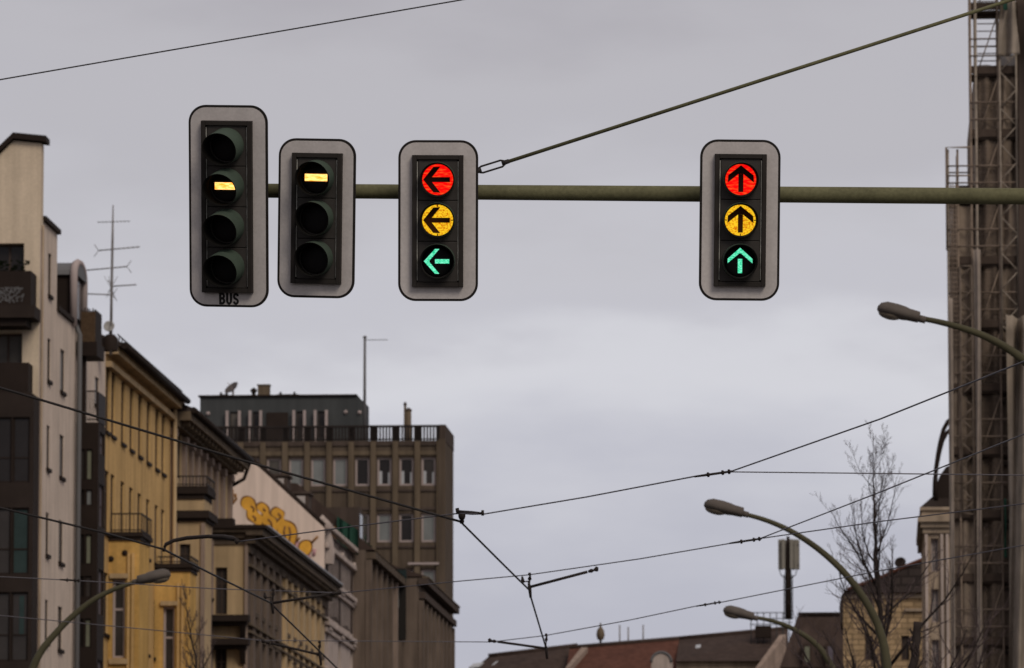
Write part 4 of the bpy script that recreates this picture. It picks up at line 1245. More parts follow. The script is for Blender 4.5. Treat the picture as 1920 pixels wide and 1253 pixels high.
# ---- dark mansard house with the radio mast
def mansard_house():
    A = 318.0
    b0, b1 = FA(1462, 1200, A)[0], FA(1600, 1200, A)[0]
    T = Thing('town_house', 'dark mansard roofed house below the radio mast, left of the brick house', 'house', ((b0 + b1) / 2, A, 0), True)
    z = lambda y: FA(1500, y, A)[1]; x = lambda px: FA(px, 1200, A)[0]
    m = MB(); wall(m, CF(A), b0, b1, 0, z(1252)); m.quad((b0, A, 0), (b0, A + 9, 0), (b0, A + 9, z(1252)), (b0, A, z(1252)))
    T.part('wall', m, 'stucco')
    r = MB().hexa([(b0, A - 0.3, z(1252)), (b1, A - 0.3, z(1252)), (b1, A + 9, z(1252)), (b0, A + 9, z(1252)), (x(1497), A + 1.2, z(1148)), (b1, A + 1.2, z(1148)), (b1, A + 8, z(1148)), (x(1497), A + 8, z(1148))])
    rf = T.part('roof', r, 'roof_b')
    T.part('ridge', MB().box(x(1496), b1, A + 1.0, A + 3, z(1151), z(1146)), 'dark', rf)
    T.part('metal_sheet', MB().hexa([(x(1500), A + 0.55, z(1200)), (b1 - 0.4, A + 0.55, z(1200)), (b1 - 0.4, A + 0.7, z(1200)), (x(1500), A + 0.7, z(1200)), (x(1508), A + 1.05, z(1162)), (b1 - 0.4, A + 1.05, z(1162)), (b1 - 0.4, A + 1.2, z(1162)), (x(1508), A + 1.2, z(1162))]), 'slate', rf)
    for (p0, p1) in ((1505, 1522), (1548, 1566)):
        d = MB().box(x(p0), x(p1), A - 0.6, A + 1, z(1252), z(1208)); dm = T.part('dormer', d, 'roof_b', rf)
        T.part('pane', MB().box(x(p0) + 0.12, x(p1) - 0.12, A - 0.63, A - 0.603, z(1246), z(1214)), 'glass_l' if p0 > 1530 else 'glass_y', dm)
    # radio mast on the roof, with panel antennas
    a = A + 5
    xm = FA(1478, 1100, a)[0]; zm = lambda y: FA(1478, y, a)[1]
    K = Thing('radio_mast', 'radio mast with upright panel antennas on a dark roof', 'mast', (xm, a, zm(1170)), True)
    K.part('pole', MB().tube([(xm, a, z(1150)), (xm, a, zm(1078)), (xm, a, zm(1006))], [0.2, 0.2, 0.09], 10), 'dark')
    lt = MB()
    for s in (-1, 1):
        lt.tube([(xm + s * 0.24, a - 0.1, z(1150)), (xm + s * 0.24, a - 0.1, zm(1078))], 0.03, 6)
    for k in range(12):
        y = 1168 - k * 7.5
        lt.box(xm - 0.24, xm + 0.24, a - 0.22, a - 0.18, zm(y), zm(y - 1.2))
    K.part('ladder', lt, 'dark')
    for dx, dy in ((-0.46, -0.1), (-0.26, -0.35), (0.42, -0.1), (0.3, 0.35), (-0.1, 0.42), (0.55, 0.1), (-0.36, 0.2), (0.2, -0.3)):
        K.part('panel_antenna', MB().box(xm + dx - 0.10, xm + dx + 0.10, a + dy - 0.06, a + dy + 0.06, zm(1068), zm(1012)), 'antenna_panel', bevel=0.02)
    br = MB()
    for y in (1022, 1060):
        br.tube([(xm - 0.55, a, zm(y)), (xm + 0.6, a, zm(y))], 0.03, 6)
    for s in (-1, 1):
        br.tube([(xm + s * 0.5, a, zm(1068)), (xm + s * 0.42, a, zm(1078)), (xm + s * 0.12, a, zm(1086))], 0.03, 6)
    K.part('bracket', br, 'dark')
    # safety railing next to the mast on the neighbouring ridge
    a = 353
    R_ = Thing('roof_railing', 'thin safety railing left of the radio mast foot', 'railing', (FA(1440, 1180, a)[0], a, FA(1440, 1182, a)[1]), True)
    rm = MB()
    zb, zt_ = FA(1440, 1184, a)[1], FA(1440, 1148, a)[1]
    for px in range(1408, 1482, 12):
        xx = FA(px, 1160, a)[0]; rm.tube([(xx, a, zb - 1), (xx, a, zt_)], 0.03, 5)
    R_.part('post', rm, 'slate')
    rr = MB()
    for y in (1149, 1160, 1171):
        rr.tube([(FA(1406, y, a)[0], a, FA(1440, y, a)[1]), (FA(1482, y, a)[0], a, FA(1440, y, a)[1])], 0.028, 5)
    R_.part('rail', rr, 'slate')
    R_.part('plinth', MB().box(FA(1416, 1180, a)[0], FA(1446, 1180, a)[0], a - 0.4, a + 0.4, zb - 0.4, FA(1440, 1174, a)[1]), 'dark')
mansard_house()

# ---- yellow brick house
def brick_house():
    A = 232.0
    z = lambda y: FA(1650, y, A)[1]; x = lambda px: FA(px, 1200, A)[0]
    b0, b1 = x(1581), x(1800)
    T = Thing('brick_house', 'yellow brick house with a curved dark roof behind the bare street tree', 'house', ((b0 + b1) / 2, A, 0), True)
    hs = [(x(p), x(p + 15), z(y + 46), z(y)) for p in (1622, 1690) for y in (1192, 1262)]
    m = MB(); wall(m, CF(A), b0, b1, 0, z(1112), hs, 0.25); m.quad((b0, A, 0), (b0, A + 10, 0), (b0, A + 10, z(1112)), (b0, A, z(1112)))
    T.part('wall', m, 'ybrick')
    for h in hs:
        window(T, CF(A), h, 0.16, 'wood', 'glass', 1, (0.6,), 0.07)
    T.part('string_course', MB().box(b0 - 0.05, b1, A - 0.12, A - 0.003, z(1122), z(1115)), 'sandstone')
    T.part('string_course', MB().box(x(1696), b1, A - 0.16, A - 0.004, z(1147), z(1142)), 'sandstone')
    prof = [(1576, 1168), (1574, 1140), (1578, 1118), (1588, 1108), (1606, 1101), (1650, 1086), (1690, 1068), (1735, 1050), (1800, 1030), (1800, 1112), (1582, 1112), (1581, 1168)]
    r = MB().extrude([(x(p), A - 0.35, z(y)) for (p, y) in prof], (0, 7, 0))
    rf = T.part('roof', r, 'roof')
    T.part('ridge', MB().tube([(x(p), A - 0.37, z(y) + 0.02) for (p, y) in prof[3:9]], 0.08, 6), 'roof_r', rf)
    T.part('chimney', MB().box(x(1665), x(1679), A + 1, A + 1.8, z(1090), z(1068)).box(x(1667), x(1677), A + 1.1, A + 1.7, z(1067.7), z(1062)), 'roof_b', rf)
    b, zz = x(1690), z(1068)
    D = Thing('satellite_dish', 'round dark satellite dish on a short post above the brick house roof', 'dish', (b, A + 0.5, zz), True)
    D.part('bowl', MB().lathe((b, A + 0.4, zz + 0.28), (-0.2, -1, 0.25), [(0, 0), (0.12, 0.02), (0.2, 0.06), (0.235, 0.1), (0.2, 0.09), (0, 0.04)], 20), 'dark')
    D.part('mount', MB().tube([(b, A + 0.5, zz - 0.3), (b, A + 0.5, zz + 0.28)], 0.03, 6).tube([(b, A + 0.38, zz + 0.1), (b - 0.05, A + 0.1, zz + 0.3)], 0.012, 5), 'dark')
brick_house()

# ---- pale ornate house with arched roof rib
def ornate_house():
    A = 200.0
    z = lambda y: FA(1750, y, A)[1]; x = lambda px: FA(px, 1100, A)[0]
    b0, b1 = x(1733), x(1930)
    T = Thing('ornate_house', 'pale sandstone house with a stepped cornice and arched roof at the edge of the scaffold', 'house', (b0, A, 0), True)
    hs = [(x(1746), x(1760), z(y + 62), z(y)) for y in (1010, 1105, 1200)]
    m = MB(); wall(m, CF(A), b0, b1, 0, z(972), hs, 0.3); m.quad((b0, A, 0), (b0, A + 12, 0), (b0, A + 12, z(972)), (b0, A, z(972)))
    T.part('wall', m, 'sandstone')
    for h in hs:
        window(T, CF(A), h, 0.2, 'frame', 'glass_g', 1, (0.6,), 0.06)
    c = MB()
    for (px, y0, y1) in ((1731, 1000, 990), (1727, 989.8, 980), (1722, 979.8, 969), (1729, 968.8, 958), (1726, 957.8, 952)):
        c.box(x(px), b1, A - (1735 - px) * 0.03, A + 10, z(y0), z(y1))
    T.part('cornice', c, 'sandstone')
    for i in range(10):
        a = A + 0.4 + i * 0.9
        T.part('bracket', MB().box(x(1724), x(1731), a, a + 0.35, z(1000), z(984)), 'conc_lt')
    d = MB().hexa([(x(1726), A, z(952) + 0.003), (b1, A, z(952) + 0.003), (b1, A + 9, z(952) + 0.003), (x(1726), A + 9, z(952) + 0.003), (x(1752), A + 1, z(925)), (b1, A + 1, z(925)), (b1, A + 8, z(925)), (x(1752), A + 8, z(925))])
    rf = T.part('roof', d, 'dark2')
    arc = [(1757, 935), (1756, 905), (1757, 878), (1761, 850), (1766, 825), (1772, 803), (1780, 788), (1795, 776), (1815, 772)]
    T.part('arched_rib', MB().tube([(x(p), A + 0.6, z(y)) for p, y in arc], 0.075, 8), 'dark', rf)
    T.part('arched_rib', MB().tube([(x(p), A + 4.6, z(y)) for p, y in arc], 0.075, 8), 'dark', rf)
    dm = MB().extrude([(x(p), A + 0.8, z(y)) for p, y in ((1757, 937), (1757, 908), (1764, 889), (1776, 872), (1800, 862), (1830, 862), (1830, 937))], (0, 5, 0))
    T.part('domed_roof', dm, 'dark', rf)
    pl = MB()
    for px in (1735, 1764, 1774):
        pl.box(x(px), x(px) + 0.1, A - 0.12, A - 0.003, 0, z(1002))
    T.part('pilaster', pl, 'pale_stucco')
ornate_house()

# ---- scaffolded building
def scaffolded():
    A = 165.0
    z = lambda y: FA(1850, y, A)[1]; x = lambda px: FA(px, 600, A)[0]
    Ab = A + 1.9
    T = Thing('old_building', 'brown masonry building wrapped in scaffolding at the right edge', 'building', (x(1800), Ab, 0), True)
    hs = []
    lev = [735 + 119 * k for k in range(-5, 7)]
    for y in lev:
        hs.append((x(1846), x(1868), z(y + 95), z(y + 22)))
        hs.append((x(1893), x(1914), z(y + 95), z(y + 22)))
        if y > 300:
            hs.append((x(1804), x(1820), z(y + 95), z(y + 22)))
    m = MB(); wall(m, CF(Ab), x(1796), x(1833), 0, z(330), [h for h in hs if h[1] < x(1833)], 0.3)
    wall(m, CF(Ab), x(1833), x(2250), 0, z(112), [h for h in hs if h[0] > x(1833) and h[3] < z(112)], 0.3)
    m.quad((x(1796), Ab, 0), (x(1796), Ab + 14, 0), (x(1796), Ab + 14, z(330)), (x(1796), Ab, z(330)))
    m.quad((x(1833), Ab, z(330)), (x(1833), Ab + 14, z(330)), (x(1833), Ab + 14, z(112)), (x(1833), Ab, z(112)))
    T.part('wall', m, 'brown_wall')
    for h in hs:
        if h[3] < z(330) or (h[0] > x(1833) and h[3] < z(112)):
            window(T, CF(Ab), h, 0.2, 'wood', 'glass', 1, (0.6,), 0.05)
    for y in lev:
        if y > 112:
            T.part('string_course', MB().box(x(1833 if y < 330 else 1796), x(2250), Ab - 0.12, Ab - 0.003, z(y + 8), z(y)), 'conc_dk')
    S = Thing('scaffold', 'tall tube scaffold with dark plank decks and lattice girders at the right edge', 'scaffold', (x(1830), A, 0), True)
    tops = {1780: 280, 1798: 280, 1824: -250, 1834: -250, 1876: -250, 1915: -250, 1955: -250, 2000: -250, 2050: -250}
    for px, yt in tops.items():
        for da in (0, 1.25):
            S.part('standard', MB().tube([(x(px), A + da, 0), (x(px), A + da, z(yt))], 0.032 if px != 1834 else 0.04, 8), 'galv' if px not in (1780, 1834) else 'galv_lt')
    allv = [735 + 119 * k for k in range(-8, 10)]
    for y in allv:
        if z(y) < 0.5: continue
        p0 = 1780 if y > 280 else 1824
        S.part('deck', MB().box(x(p0 + 2), x(2050), A + 0.06, A + 1.2, z(y) - 0.03, z(y) + 0.03), 'plank')
        S.part('toe_board', MB().box(x(p0 + 2), x(2050), A - 0.005, A + 0.025, z(y) + 0.033, z(y) + 0.26), 'plank')
        rl = MB()
        for h_ in (0.55, 1.05):
            rl.tube([(x(p0), A - 0.04, z(y) + h_), (x(2050), A - 0.04, z(y) + h_)], 0.024, 6)
        rl.tube([(x(p0), A + 1.29, z(y) + 1.05), (x(2050), A + 1.29, z(y) + 1.05)], 0.024, 6)
        for px in (1780, 1798, 1824, 1834, 1876, 1915, 1955):
            if px >= p0:
                rl.tube([(x(px), A - 0.05, z(y) - 0.06), (x(px), A + 1.3, z(y) - 0.06)], 0.024, 6)
        S.part('guard_rail', rl, 'galv')
        bd = MB()
        bd.tube([(x(1838), A + 0.0, z(y) + 0.1), (x(1874), A + 0.0, z(y) + 1.7)], 0.02, 6)
        S.part('brace', bd, 'galv')
    # ladder rungs between the upper standards
    lr = MB()
    for k in range(70):
        y = -200 + k * 14
        lr.tube([(x(1838), A + 0.62, z(y)), (x(1874), A + 0.62, z(y))], 0.018, 5)
    S.part('stair_ladder', lr, 'galv')
    # end frame railing on the lower stage
    er = MB().tube([(x(1777), A - 0.1, z(470)), (x(1777), A - 0.1, z(277)), (x(1822), A - 0.1, z(277))], 0.035, 6).tube([(x(1779), A - 0.1, z(330)), (x(1822), A - 0.1, z(330))], 0.025, 6)
    S.part('end_frame', er, 'galv')
    eg = MB()
    for k in range(34):
        y = 350 + k * 9
        eg.tube([(x(1781), A - 0.08, z(y)), (x(1798), A - 0.08, z(y))], 0.013, 5)
    for px in (1785, 1789, 1794):
        eg.tube([(x(px), A - 0.08, z(345)), (x(px), A - 0.08, z(660))], 0.012, 5)
    S.part('mesh_guard', eg, 'galv')
    def girder(p0, p1, y0, y1, step, m='galv_lt', da=-0.12):
        g = MB()
        g.tube([(x(p0), A + da, z(y0)), (x(p0), A + da, z(y1))], 0.03, 6); g.tube([(x(p1), A + da, z(y0)), (x(p1), A + da, z(y1))], 0.03, 6)
        g.tube([(x(p0), A + da, z(y0)), (x(p1), A + da, z(y0))], 0.035, 6)
        k = 0; y = y0
        while y < y1 - 1:
            yn = min(y + step, y1)
            a_, b_ = (p0, p1) if k % 2 else (p1, p0)
            g.tube([(x(a_), A + da, z(y)), (x(b_), A + da, z(yn))], 0.02, 6)
            k += 1; y = yn
        S.part('lattice_girder', g, m)
    girder(1801, 1823, 500, 965, 22, 'galv_dk')
    girder(1879, 1910, 102, 640, 34)
    # draped nets
    def drape(name, px0, px1, y0, y1, m, amp, a_, label, fold=7.0, seed=1, lean=0.0):
        rnd = random.Random(seed)
        n, k = 60, 40
        ph = rnd.uniform(0, 6)
        nb = MB(); vs_ = []
        for j in range(k + 1):
            t = j / k
            y = y0 + (y1 - y0) * t
            for i in range(n + 1):
                s = i / n
                px = px0 + (px1 - px0) * s + lean * math.sin(t * 5 + s * 2)
                d = amp * (math.sin(s * fold + ph + 2.2 * math.sin(t * 4.0 + ph)) + 0.5 * math.sin(s * fold * 2.3 + t * 9))
                d += amp * 0.5 * math.sin(t * 14 + s * 4)
                vs_.append((x(px), A + a_ + d, z(y)))
        fs = [(j * (n + 1) + i, j * (n + 1) + i + 1, (j + 1) * (n + 1) + i + 1, (j + 1) * (n + 1) + i) for j in range(k) for i in range(n)]
        nb.add(vs_, fs, True)
        o = solo_street(name, nb, m, label)
        sm = o.modifiers.new('thickness', 'SOLIDIFY'); sm.thickness = 0.006
    def solo_street(name, mb, m, label):
        n = len(mb.v)
        org = (sum(v[0] for v in mb.v) / n, sum(v[1] for v in mb.v) / n, min(v[2] for v in mb.v))
        o = mb.build(name, m, None, org)
        o.location = RV * org[0] + DV * org[1] + Vector((0, 0, org[2])); o.rotation_euler = (0, 0, -AL)
        return tag(o, label, 'netting')
    drape('scaffold_net', 1884, 2060, 600, 1700, 'net_tan', 0.42, -0.95, 'large tan net hanging in folds down the right side of the scaffold', 26, 2, 3)
    drape('scaffold_net', 1880, 1914, -120, 108, 'net_tan', 0.12, -0.35, 'short tan net bunched at the top of the scaffold', 6, 4, 4)
    drape('scaffold_net', 1826, 1838, 470, 1700, 'net_pale', 0.06, -0.25, 'narrow pale vertical net strip in the middle of the scaffold', 4, 5, 1.5)
    drape('scaffold_net', 1779, 1786, 560, 1700, 'net_pale', 0.03, -0.2, 'narrow pale net strip on the left outer edge of the scaffold', 4, 8, 0.6)
    drape('scaffold_net', 1912, 2040, 0, 640, 'conc_dk', 0.12, -0.3, 'dark brown net over the upper right of the scaffold', 7, 9, 2)
    drape('scaffold_net', 1839, 1878, 120, 1700, 'net_brown', 0.09, 0.2, 'dark brown see-through net between the pale strip and the large tan net', 5, 12, 0.6)
    drape('scaffold_net', 1780, 1824, 385, 1700, 'net_mid', 0.09, 0.2, 'dark brown see-through net left of the pale middle strip', 5, 14, 0.6)
    drape('scaffold_net', 1878, 1913, 104, 660, 'net_mid', 0.08, 0.15, 'tan net behind the pale lattice girder near the top of the scaffold', 6, 21, 0.6)
    drape('green_net_strip', 1878, 1882, 940, 1050, 'net_green', 0.05, -0.75, 'thin green net strip at the edge of the large tan net', 3, 3, 0.5)
    drape('green_net_strip', 1887, 1894, -60, 26, 'net_green', 0.05, -0.6, 'thin green net strip at the very top of the scaffold', 3, 3, 0.5)
scaffolded()

# ---- TV antenna and dish on the yellow roof
def roof_aerial():
    Y = 203.0
    p = lambda px, py: P(px, py, Y)
    base = p(208, 640)
    T = Thing('tv_antenna', 'tall thin TV antenna with several crossbars on the yellow tenement roof', 'antenna', base)
    T.part('mast', MB().tube([base - Vector((0, 0, 0.5)), p(209, 560), p(211, 450), p(212, 385)], [0.055, 0.05, 0.045, 0.02], 8), 'antenna')
    for (x0, y0, x1, y1, ex) in ((185, 470, 262, 463, -1), (162, 507, 238, 500, 1), (157, 551, 211, 553, 1), (211, 537, 256, 534, -1), (182, 417, 244, 415, 0)):
        a, b = p(x0, y0), p(x1, y1)
        c = MB().tube([a, b], 0.022 if ex else 0.012, 6)
        n = 9
        for i in range(n):
            q = a.lerp(b, (i + 0.5) / n)
            c.tube([q - Vector((0, 0.22, 0)), q + Vector((0, 0.22, 0))], 0.009, 4)
        if ex:
            e = b if ex > 0 else a
            s = Vector((0.1 * ex, 0, 0))
            for sg in (1, -1):
                c.tube([e, e + s * 1.6 + Vector((0, 0, 0.22 * sg))], 0.012, 4)
        T.part('crossbar', c, 'antenna')
    f = MB()
    for k in range(-3, 4):
        q = p(208, 540); f.tube([q, q + Vector((0.16 * k / 2.0, 0, 0.42 if k % 2 else -0.36))], 0.009, 4)
    T.part('fan', f, 'antenna')
    c = p(205, 613)
    D = Thing('satellite_dish', 'small pale round satellite dish at the foot of the TV antenna', 'dish', p(205, 640))
    D.part('bowl', MB().lathe(c, (-0.1, -1, 0.2), [(0, 0), (0.1, 0.01), (0.17, 0.05), (0.2, 0.08), (0.17, 0.07), (0, 0.03)], 20), 'dish')
    D.part('mount', MB().tube([p(204, 640), p(206, 626), c + Vector((0, 0.06, 0))], 0.035, 6).tube([c, c + Vector((0.02, -0.2, -0.1))], 0.01, 5), 'dark')
    D.part('bracket', MB().lathe(p(207, 638) - Vector((0, 0, 0.1)), (0, 0, 1), [(0.28, -0.3), (0.28, 0.15), (0.15, 0.3), (0, 0.32)], 12), 'dark')
roof_aerial()
YB = 200.0

# ================================================================== street lamps
def street_lamp(label, Y, head, arc, base_px, hr=0.105, mirror=1):
    """head: (tip px,py, heel px,py); arc: photo points from the heel to the straight pole"""
    pts = [P(px, py, Y) for (px, py) in arc]
    last = pts[-1]
    foot = Vector((last.x + base_px, Y, 0))
    T = Thing('street_lamp', label, 'street lamp', foot, group='curved street lamps')
    path = []
    n = len(pts)
    for i in range(n - 1):             # smooth path
        p0, p1, p2, p3 = pts[max(i - 1, 0)], pts[i], pts[i + 1], pts[min(i + 2, n - 1)]
        for k in range(5):
            t = k / 5
            path.append(0.5 * ((2 * p1) + (p2 - p0) * t + (2 * p0 - 5 * p1 + 4 * p2 - p3) * t * t + (3 * p1 - p0 - 3 * p2 + p3) * t ** 3))
    path += [last, last.lerp(foot, 0.1), foot]
    rs = [0.034 + 0.05 * min(1, i / (len(path) - 2)) for i in range(len(path))]
    T.part('pole', MB().tube(path, rs, 12), 'lamp_paint')
    T.part('pole_base', MB().lathe(foot, (0, 0, 1), [(0.16, 0), (0.16, 0.9), (0.09, 1.0)], 14), 'lamp_paint')
    tip, heel = P(head[0], head[1], Y), P(head[2], head[3], Y)
    ax = (tip - heel); L = ax.length; ax.normalize()
    up = Vector((0, 0, 1)) - ax * ax.z; up.normalize()
    sd = ax.cross(up)
    sec = [(-0.02, 0.40, 0.40), (0.0, 0.58, 0.58), (0.25, 0.66, 0.62), (0.34, 0.80, 0.70), (0.55, 0.95, 0.76), (0.80, 0.95, 0.74), (0.94, 0.70, 0.52), (1.0, 0.26, 0.2)]
    vs_, k = [], 14
    for (t, w_, h_) in sec:
        for j in range(k):
            an = 2 * math.pi * j / k
            u, v = math.cos(an) * w_ * hr * 1.25, math.sin(an)
            v = v * h_ * hr * (1.15 if v > 0 else 0.75)
            vs_.append(heel + ax * (t * L) + sd * u + up * v)
    fs = [(i * k + j, i * k + (j + 1) % k, (i + 1) * k + (j + 1) % k, (i + 1) * k + j) for i in range(len(sec) - 1) for j in range(k)]
    fs += [tuple(range(k)), tuple(range((len(sec) - 1) * k, len(sec) * k))]
    h = T.part('lamp_head', MB().add(vs_, fs, True), 'lamp_head')
    lens = []
    c = heel + ax * (L * 0.68) - up * hr * 0.38
    n1, n2 = 14, 5
    lv, lf = [], []
    for i in range(n2 + 1):
        ph = math.pi / 2 * i / n2
        for j in range(n1):
            an = 2 * math.pi * j / n1
            lv.append(c + ax * (math.cos(an) * math.cos(ph) * L * 0.27) + sd * (math.sin(an) * math.cos(ph) * hr * 0.95) - up * (math.sin(ph) * hr * 0.42))
    lf = [(i * n1 + j, i * n1 + (j + 1) % n1, (i + 1) * n1 + (j + 1) % n1, (i + 1) * n1 + j) for i in range(n2) for j in range(n1)]
    T.part('lamp_glass', MB().add(lv, lf, True), 'lamp_glass', h)
    T.part('collar', MB().tube([heel - ax * 0.1, heel + ax * 0.02], 0.05, 10), 'lamp_head', h)
street_lamp('street lamp reaching out of the scaffold above the others', 76, (1645, 578, 1722, 597), [(1720, 596), (1770, 606), (1830, 624), (1880, 648), (1920, 676), (1952, 712), (1975, 770), (1985, 850), (1988, 950)], 0.0, 0.14)
street_lamp('large arching street lamp with its pole beside the bare tree on the right', 92, (1320, 946, 1392, 963), [(1388, 962), (1440, 977), (1490, 1000), (1540, 1034), (1585, 1076), (1620, 1123), (1645, 1170), (1660, 1225), (1667, 1300), (1669, 1400)], 0.0, 0.15)
street_lamp('small street lamp low beside the radio mast', 112, (1356, 1144, 1412, 1158), [(1410, 1157), (1450, 1165), (1490, 1181), (1525, 1204), (1552, 1236), (1570, 1280), (1578, 1340), (1580, 1420)], 0.0, 0.15)
street_lamp('street lamp arching across the white and yellow house fronts on the left', 100, (320, 1077, 259, 1090), [(262, 1089), (220, 1103), (180, 1122), (140, 1152), (105, 1187), (75, 1225), (57, 1270), (48, 1340), (46, 1420)], 0.0, 0.15)

# ================================================================== bare trees
def tree(label, Y, trunk_px, r0, seed, nb, blen, spread=0.9, twl=1.0, cut=False, start=0.2):
    rnd = random.Random(seed)
    pts = [P(px, py, Y) for px, py in trunk_px]
    foot = Vector((pts[0].x, Y, 0))
    pts = [foot] + pts
    n = len(pts)
    T = Thing('bare_tree', label, 'tree', foot, group='bare winter trees')
    # resample
    path = []
    for i in range(n - 1):
        for k in range(6):
            path.append(pts[i].lerp(pts[i + 1], k / 6) + Vector((rnd.uniform(-1, 1), rnd.uniform(-1, 1), 0)) * 0.012)
    path.append(pts[-1])
    H = path[-1].z
    rs = [r0 * max(0.04, (1 - (p.z / H) ** 1.2)) if not cut else r0 * (1 - 0.25 * p.z / H) for p in path]
    T.part('trunk', MB().tube(path, rs, 10), 'bark')
    limbs, twigs = MB(), MB()
    def grow(p, d, L, r, lev):
        segs = 5 if lev < 2 else 3
        q = [p]; dd = d.copy()
        for s in range(segs):
            dd = (dd + Vector((rnd.gauss(0, 0.12), rnd.gauss(0, 0.12), 0.10 + rnd.gauss(0, 0.08)))).normalized()
            q.append(q[-1] + dd * (L / segs))
        rr = [max(0.0019, r * (1 - 0.8 * i / segs)) for i in range(segs + 1)]
        (limbs if lev == 0 else twigs).tube(q, rr, 6 if lev == 0 else (4 if lev == 1 else 3))
        if lev >= 3: return
        cnt = (10, 6, 4)[lev]
        for c in range(cnt):
            t = 0.22 + 0.76 * (c + rnd.random()) / cnt
            i = min(segs - 1, int(t * segs)); f = t * segs - i
            pp = q[i].lerp(q[i + 1], min(1, f))
            ax = (q[i + 1] - q[i]).normalized()
            o = Vector((rnd.gauss(0, 1), rnd.gauss(0, 1), rnd.gauss(0, 0.6))); o = (o - ax * o.dot(ax)).normalized()
            grow(pp, (ax + o * rnd.uniform(0.6, 1.1) + Vector((0, 0, 0.12))).normalized(), L * rnd.uniform(0.28, 0.5) * (1 - 0.35 * t) * twl, rr[i] * 0.55, lev + 1)
    for b in range(nb):
        t = start + (0.98 - start) * (b + rnd.random()) / nb
        zc = H * t
        i = max(k for k in range(len(path)) if path[k].z <= zc + 1e-6)
        an = rnd.uniform(0, 2 * math.pi)
        L = blen * (1.08 - t) ** 1.15 * rnd.uniform(0.7, 1.2) * 1.1
        grow(path[i], Vector((math.cos(an) * spread, math.sin(an) * spread, 0.5 + 0.65 * t)).normalized(), L, rs[i] * 0.55, 0)
    T.part('limbs', limbs, 'bark'); T.part('twigs', twigs, 'twig')
tree('slender bare tree with a pointed crown beside the arching lamp on the right', 104, [(1660, 1290), (1655, 1200), (1646, 1090), (1640, 1000), (1638, 900), (1637, 812)], 0.15, 11, 40, 6.2, 0.85, 0.85, False, 0.42)
tree('dark cut off tree trunk with a few side branches near the foot of the scaffold', 97, [(1700, 1290), (1716, 1230), (1721, 1166)], 0.10, 5, 9, 3.0, 0.9, 0.9, True, 0.70)
tree('leafless tree low in front of the yellow bay on the left', 118, [(372, 1330), (368, 1240), (352, 1160), (340, 1085)], 0.13, 21, 24, 3.0, 0.8, 1.0, False, 0.55)
tree('leafless tree whose top twigs show below the cornice house', 128, [(560, 1420), (560, 1330), (566, 1235), (570, 1190)], 0.09, 31, 18, 2.2, 0.9, 1.0, False, 0.55)

# ================================================================== overhead wires
def H(py, h):  # distance at which photo row py is at height h
    return (h - EYE.z) / (ray(960, py).z / ray(960, py).y)
def wire(label, pts, r, m='wire', name='contact_wire', sag=0.0, n=10, group='overhead wires'):
    """pts: (px, py, Y)"""
    q = []
    W = [P(*p) for p in pts]
    if pts[0][0] < 100:              # carry on past the frame to the next support
        W.insert(0, W[0] + (W[0] - W[1]).normalized() * 14)
    if pts[-1][0] > 890 and pts[-1][0] in (900, 1990):
        W.append(W[-1] + (W[-1] - W[-2]).normalized() * 14)
    for i in range(len(W) - 1):
        for k in range(n):
            t = k / n
            q.append(W[i].lerp(W[i + 1], t) - Vector((0, 0, sag * 4 * t * (1 - t))))
    q.append(W[-1])
    return solo(name, MB().tube(q, r, 6), m, label, 'wire', group)
def fit(pts, r, m='insul', n=8):
    return MB().tube([P(*p) for p in pts], r, n)
wire('thin dark cable crossing the upper left sky', [(-60, 160, 42), (900, -6, 42)], 0.0055, 'cable', 'span_cable')
wire('thick span cable falling from the left edge to the Y shaped insulator', [(-60, 710, 46), (40, 739, 46.5), (450, 862, 47.5), (866, 979, 48.5)], 0.0105, 'cable', 'span_cable', 0.0)
wire('short span cable from the Y shaped insulator down to the middle hanger', [(866, 981, 48.5), (945, 1060, 51.5), (992, 1106, 54)], 0.009, 'cable', 'span_cable')
wire('short span cable below the middle hanger', [(993, 1112, 54), (1024, 1216, 62)], 0.009, 'cable', 'span_cable')
wire('span cable from the left edge down to the curved bracket', [(-60, 938, 48), (195, 999, 49), (306, 1030, 50)], 0.0095, 'cable', 'span_cable')
wire('span cable from the curved bracket down to the left hanger', [(306, 1030, 50), (400, 1078, 53), (510, 1132, 57)], 0.0095, 'cable', 'span_cable')
wire('span cable below the left hanger down to the bottom edge', [(512, 1136, 57), (600, 1222, 63), (680, 1300, 68)], 0.0095, 'cable', 'span_cable')
wire('contact wire from the curved bracket to the splice right of centre', [(445, 1016, 49.5), (640, 990, 49), (858, 963, 48.3), (908, 964, 48), (1100, 932, 46.5), (1310, 892, 44)], 0.0060)
wire('contact wire rising from the upper splice to the right edge', [(1368, 885, 44), (1650, 786, 40), (1990, 650, 35.8)], 0.0058)
wire('level contact wire from the upper splice to the right edge', [(1368, 885, 44), (1650, 888, 44), (1990, 892, 44)], 0.0050)
wire('contact wire across the middle of the house fronts to the lower splice', [(50, 1084, 56), (130, 1088, 56), (400, 1104, 57), (640, 1112, 57), (850, 1091, 55.5), (992, 1078, 54), (1200, 1048, 52), (1375, 1018, 50)], 0.0054)
wire('contact wire rising from the lower splice past the tree', [(1425, 1010, 50), (1650, 923, 45.5), (1990, 786, 40)], 0.0054)
wire('contact wire running almost level from the lower splice to the right edge', [(1425, 1010, 50), (1650, 978, 48), (1990, 936, 46)], 0.0054)
wire('lowest contact wire along the bottom of the picture', [(40, 1158, 62), (250, 1178, 62), (490, 1201, 63.5), (920, 1204, 64), (1022, 1192, 63), (1180, 1163, 61), (1308, 1136, 59), (1350, 1130, 58.5), (1640, 1072, 55), (1990, 1010, 51)], 0.0056)

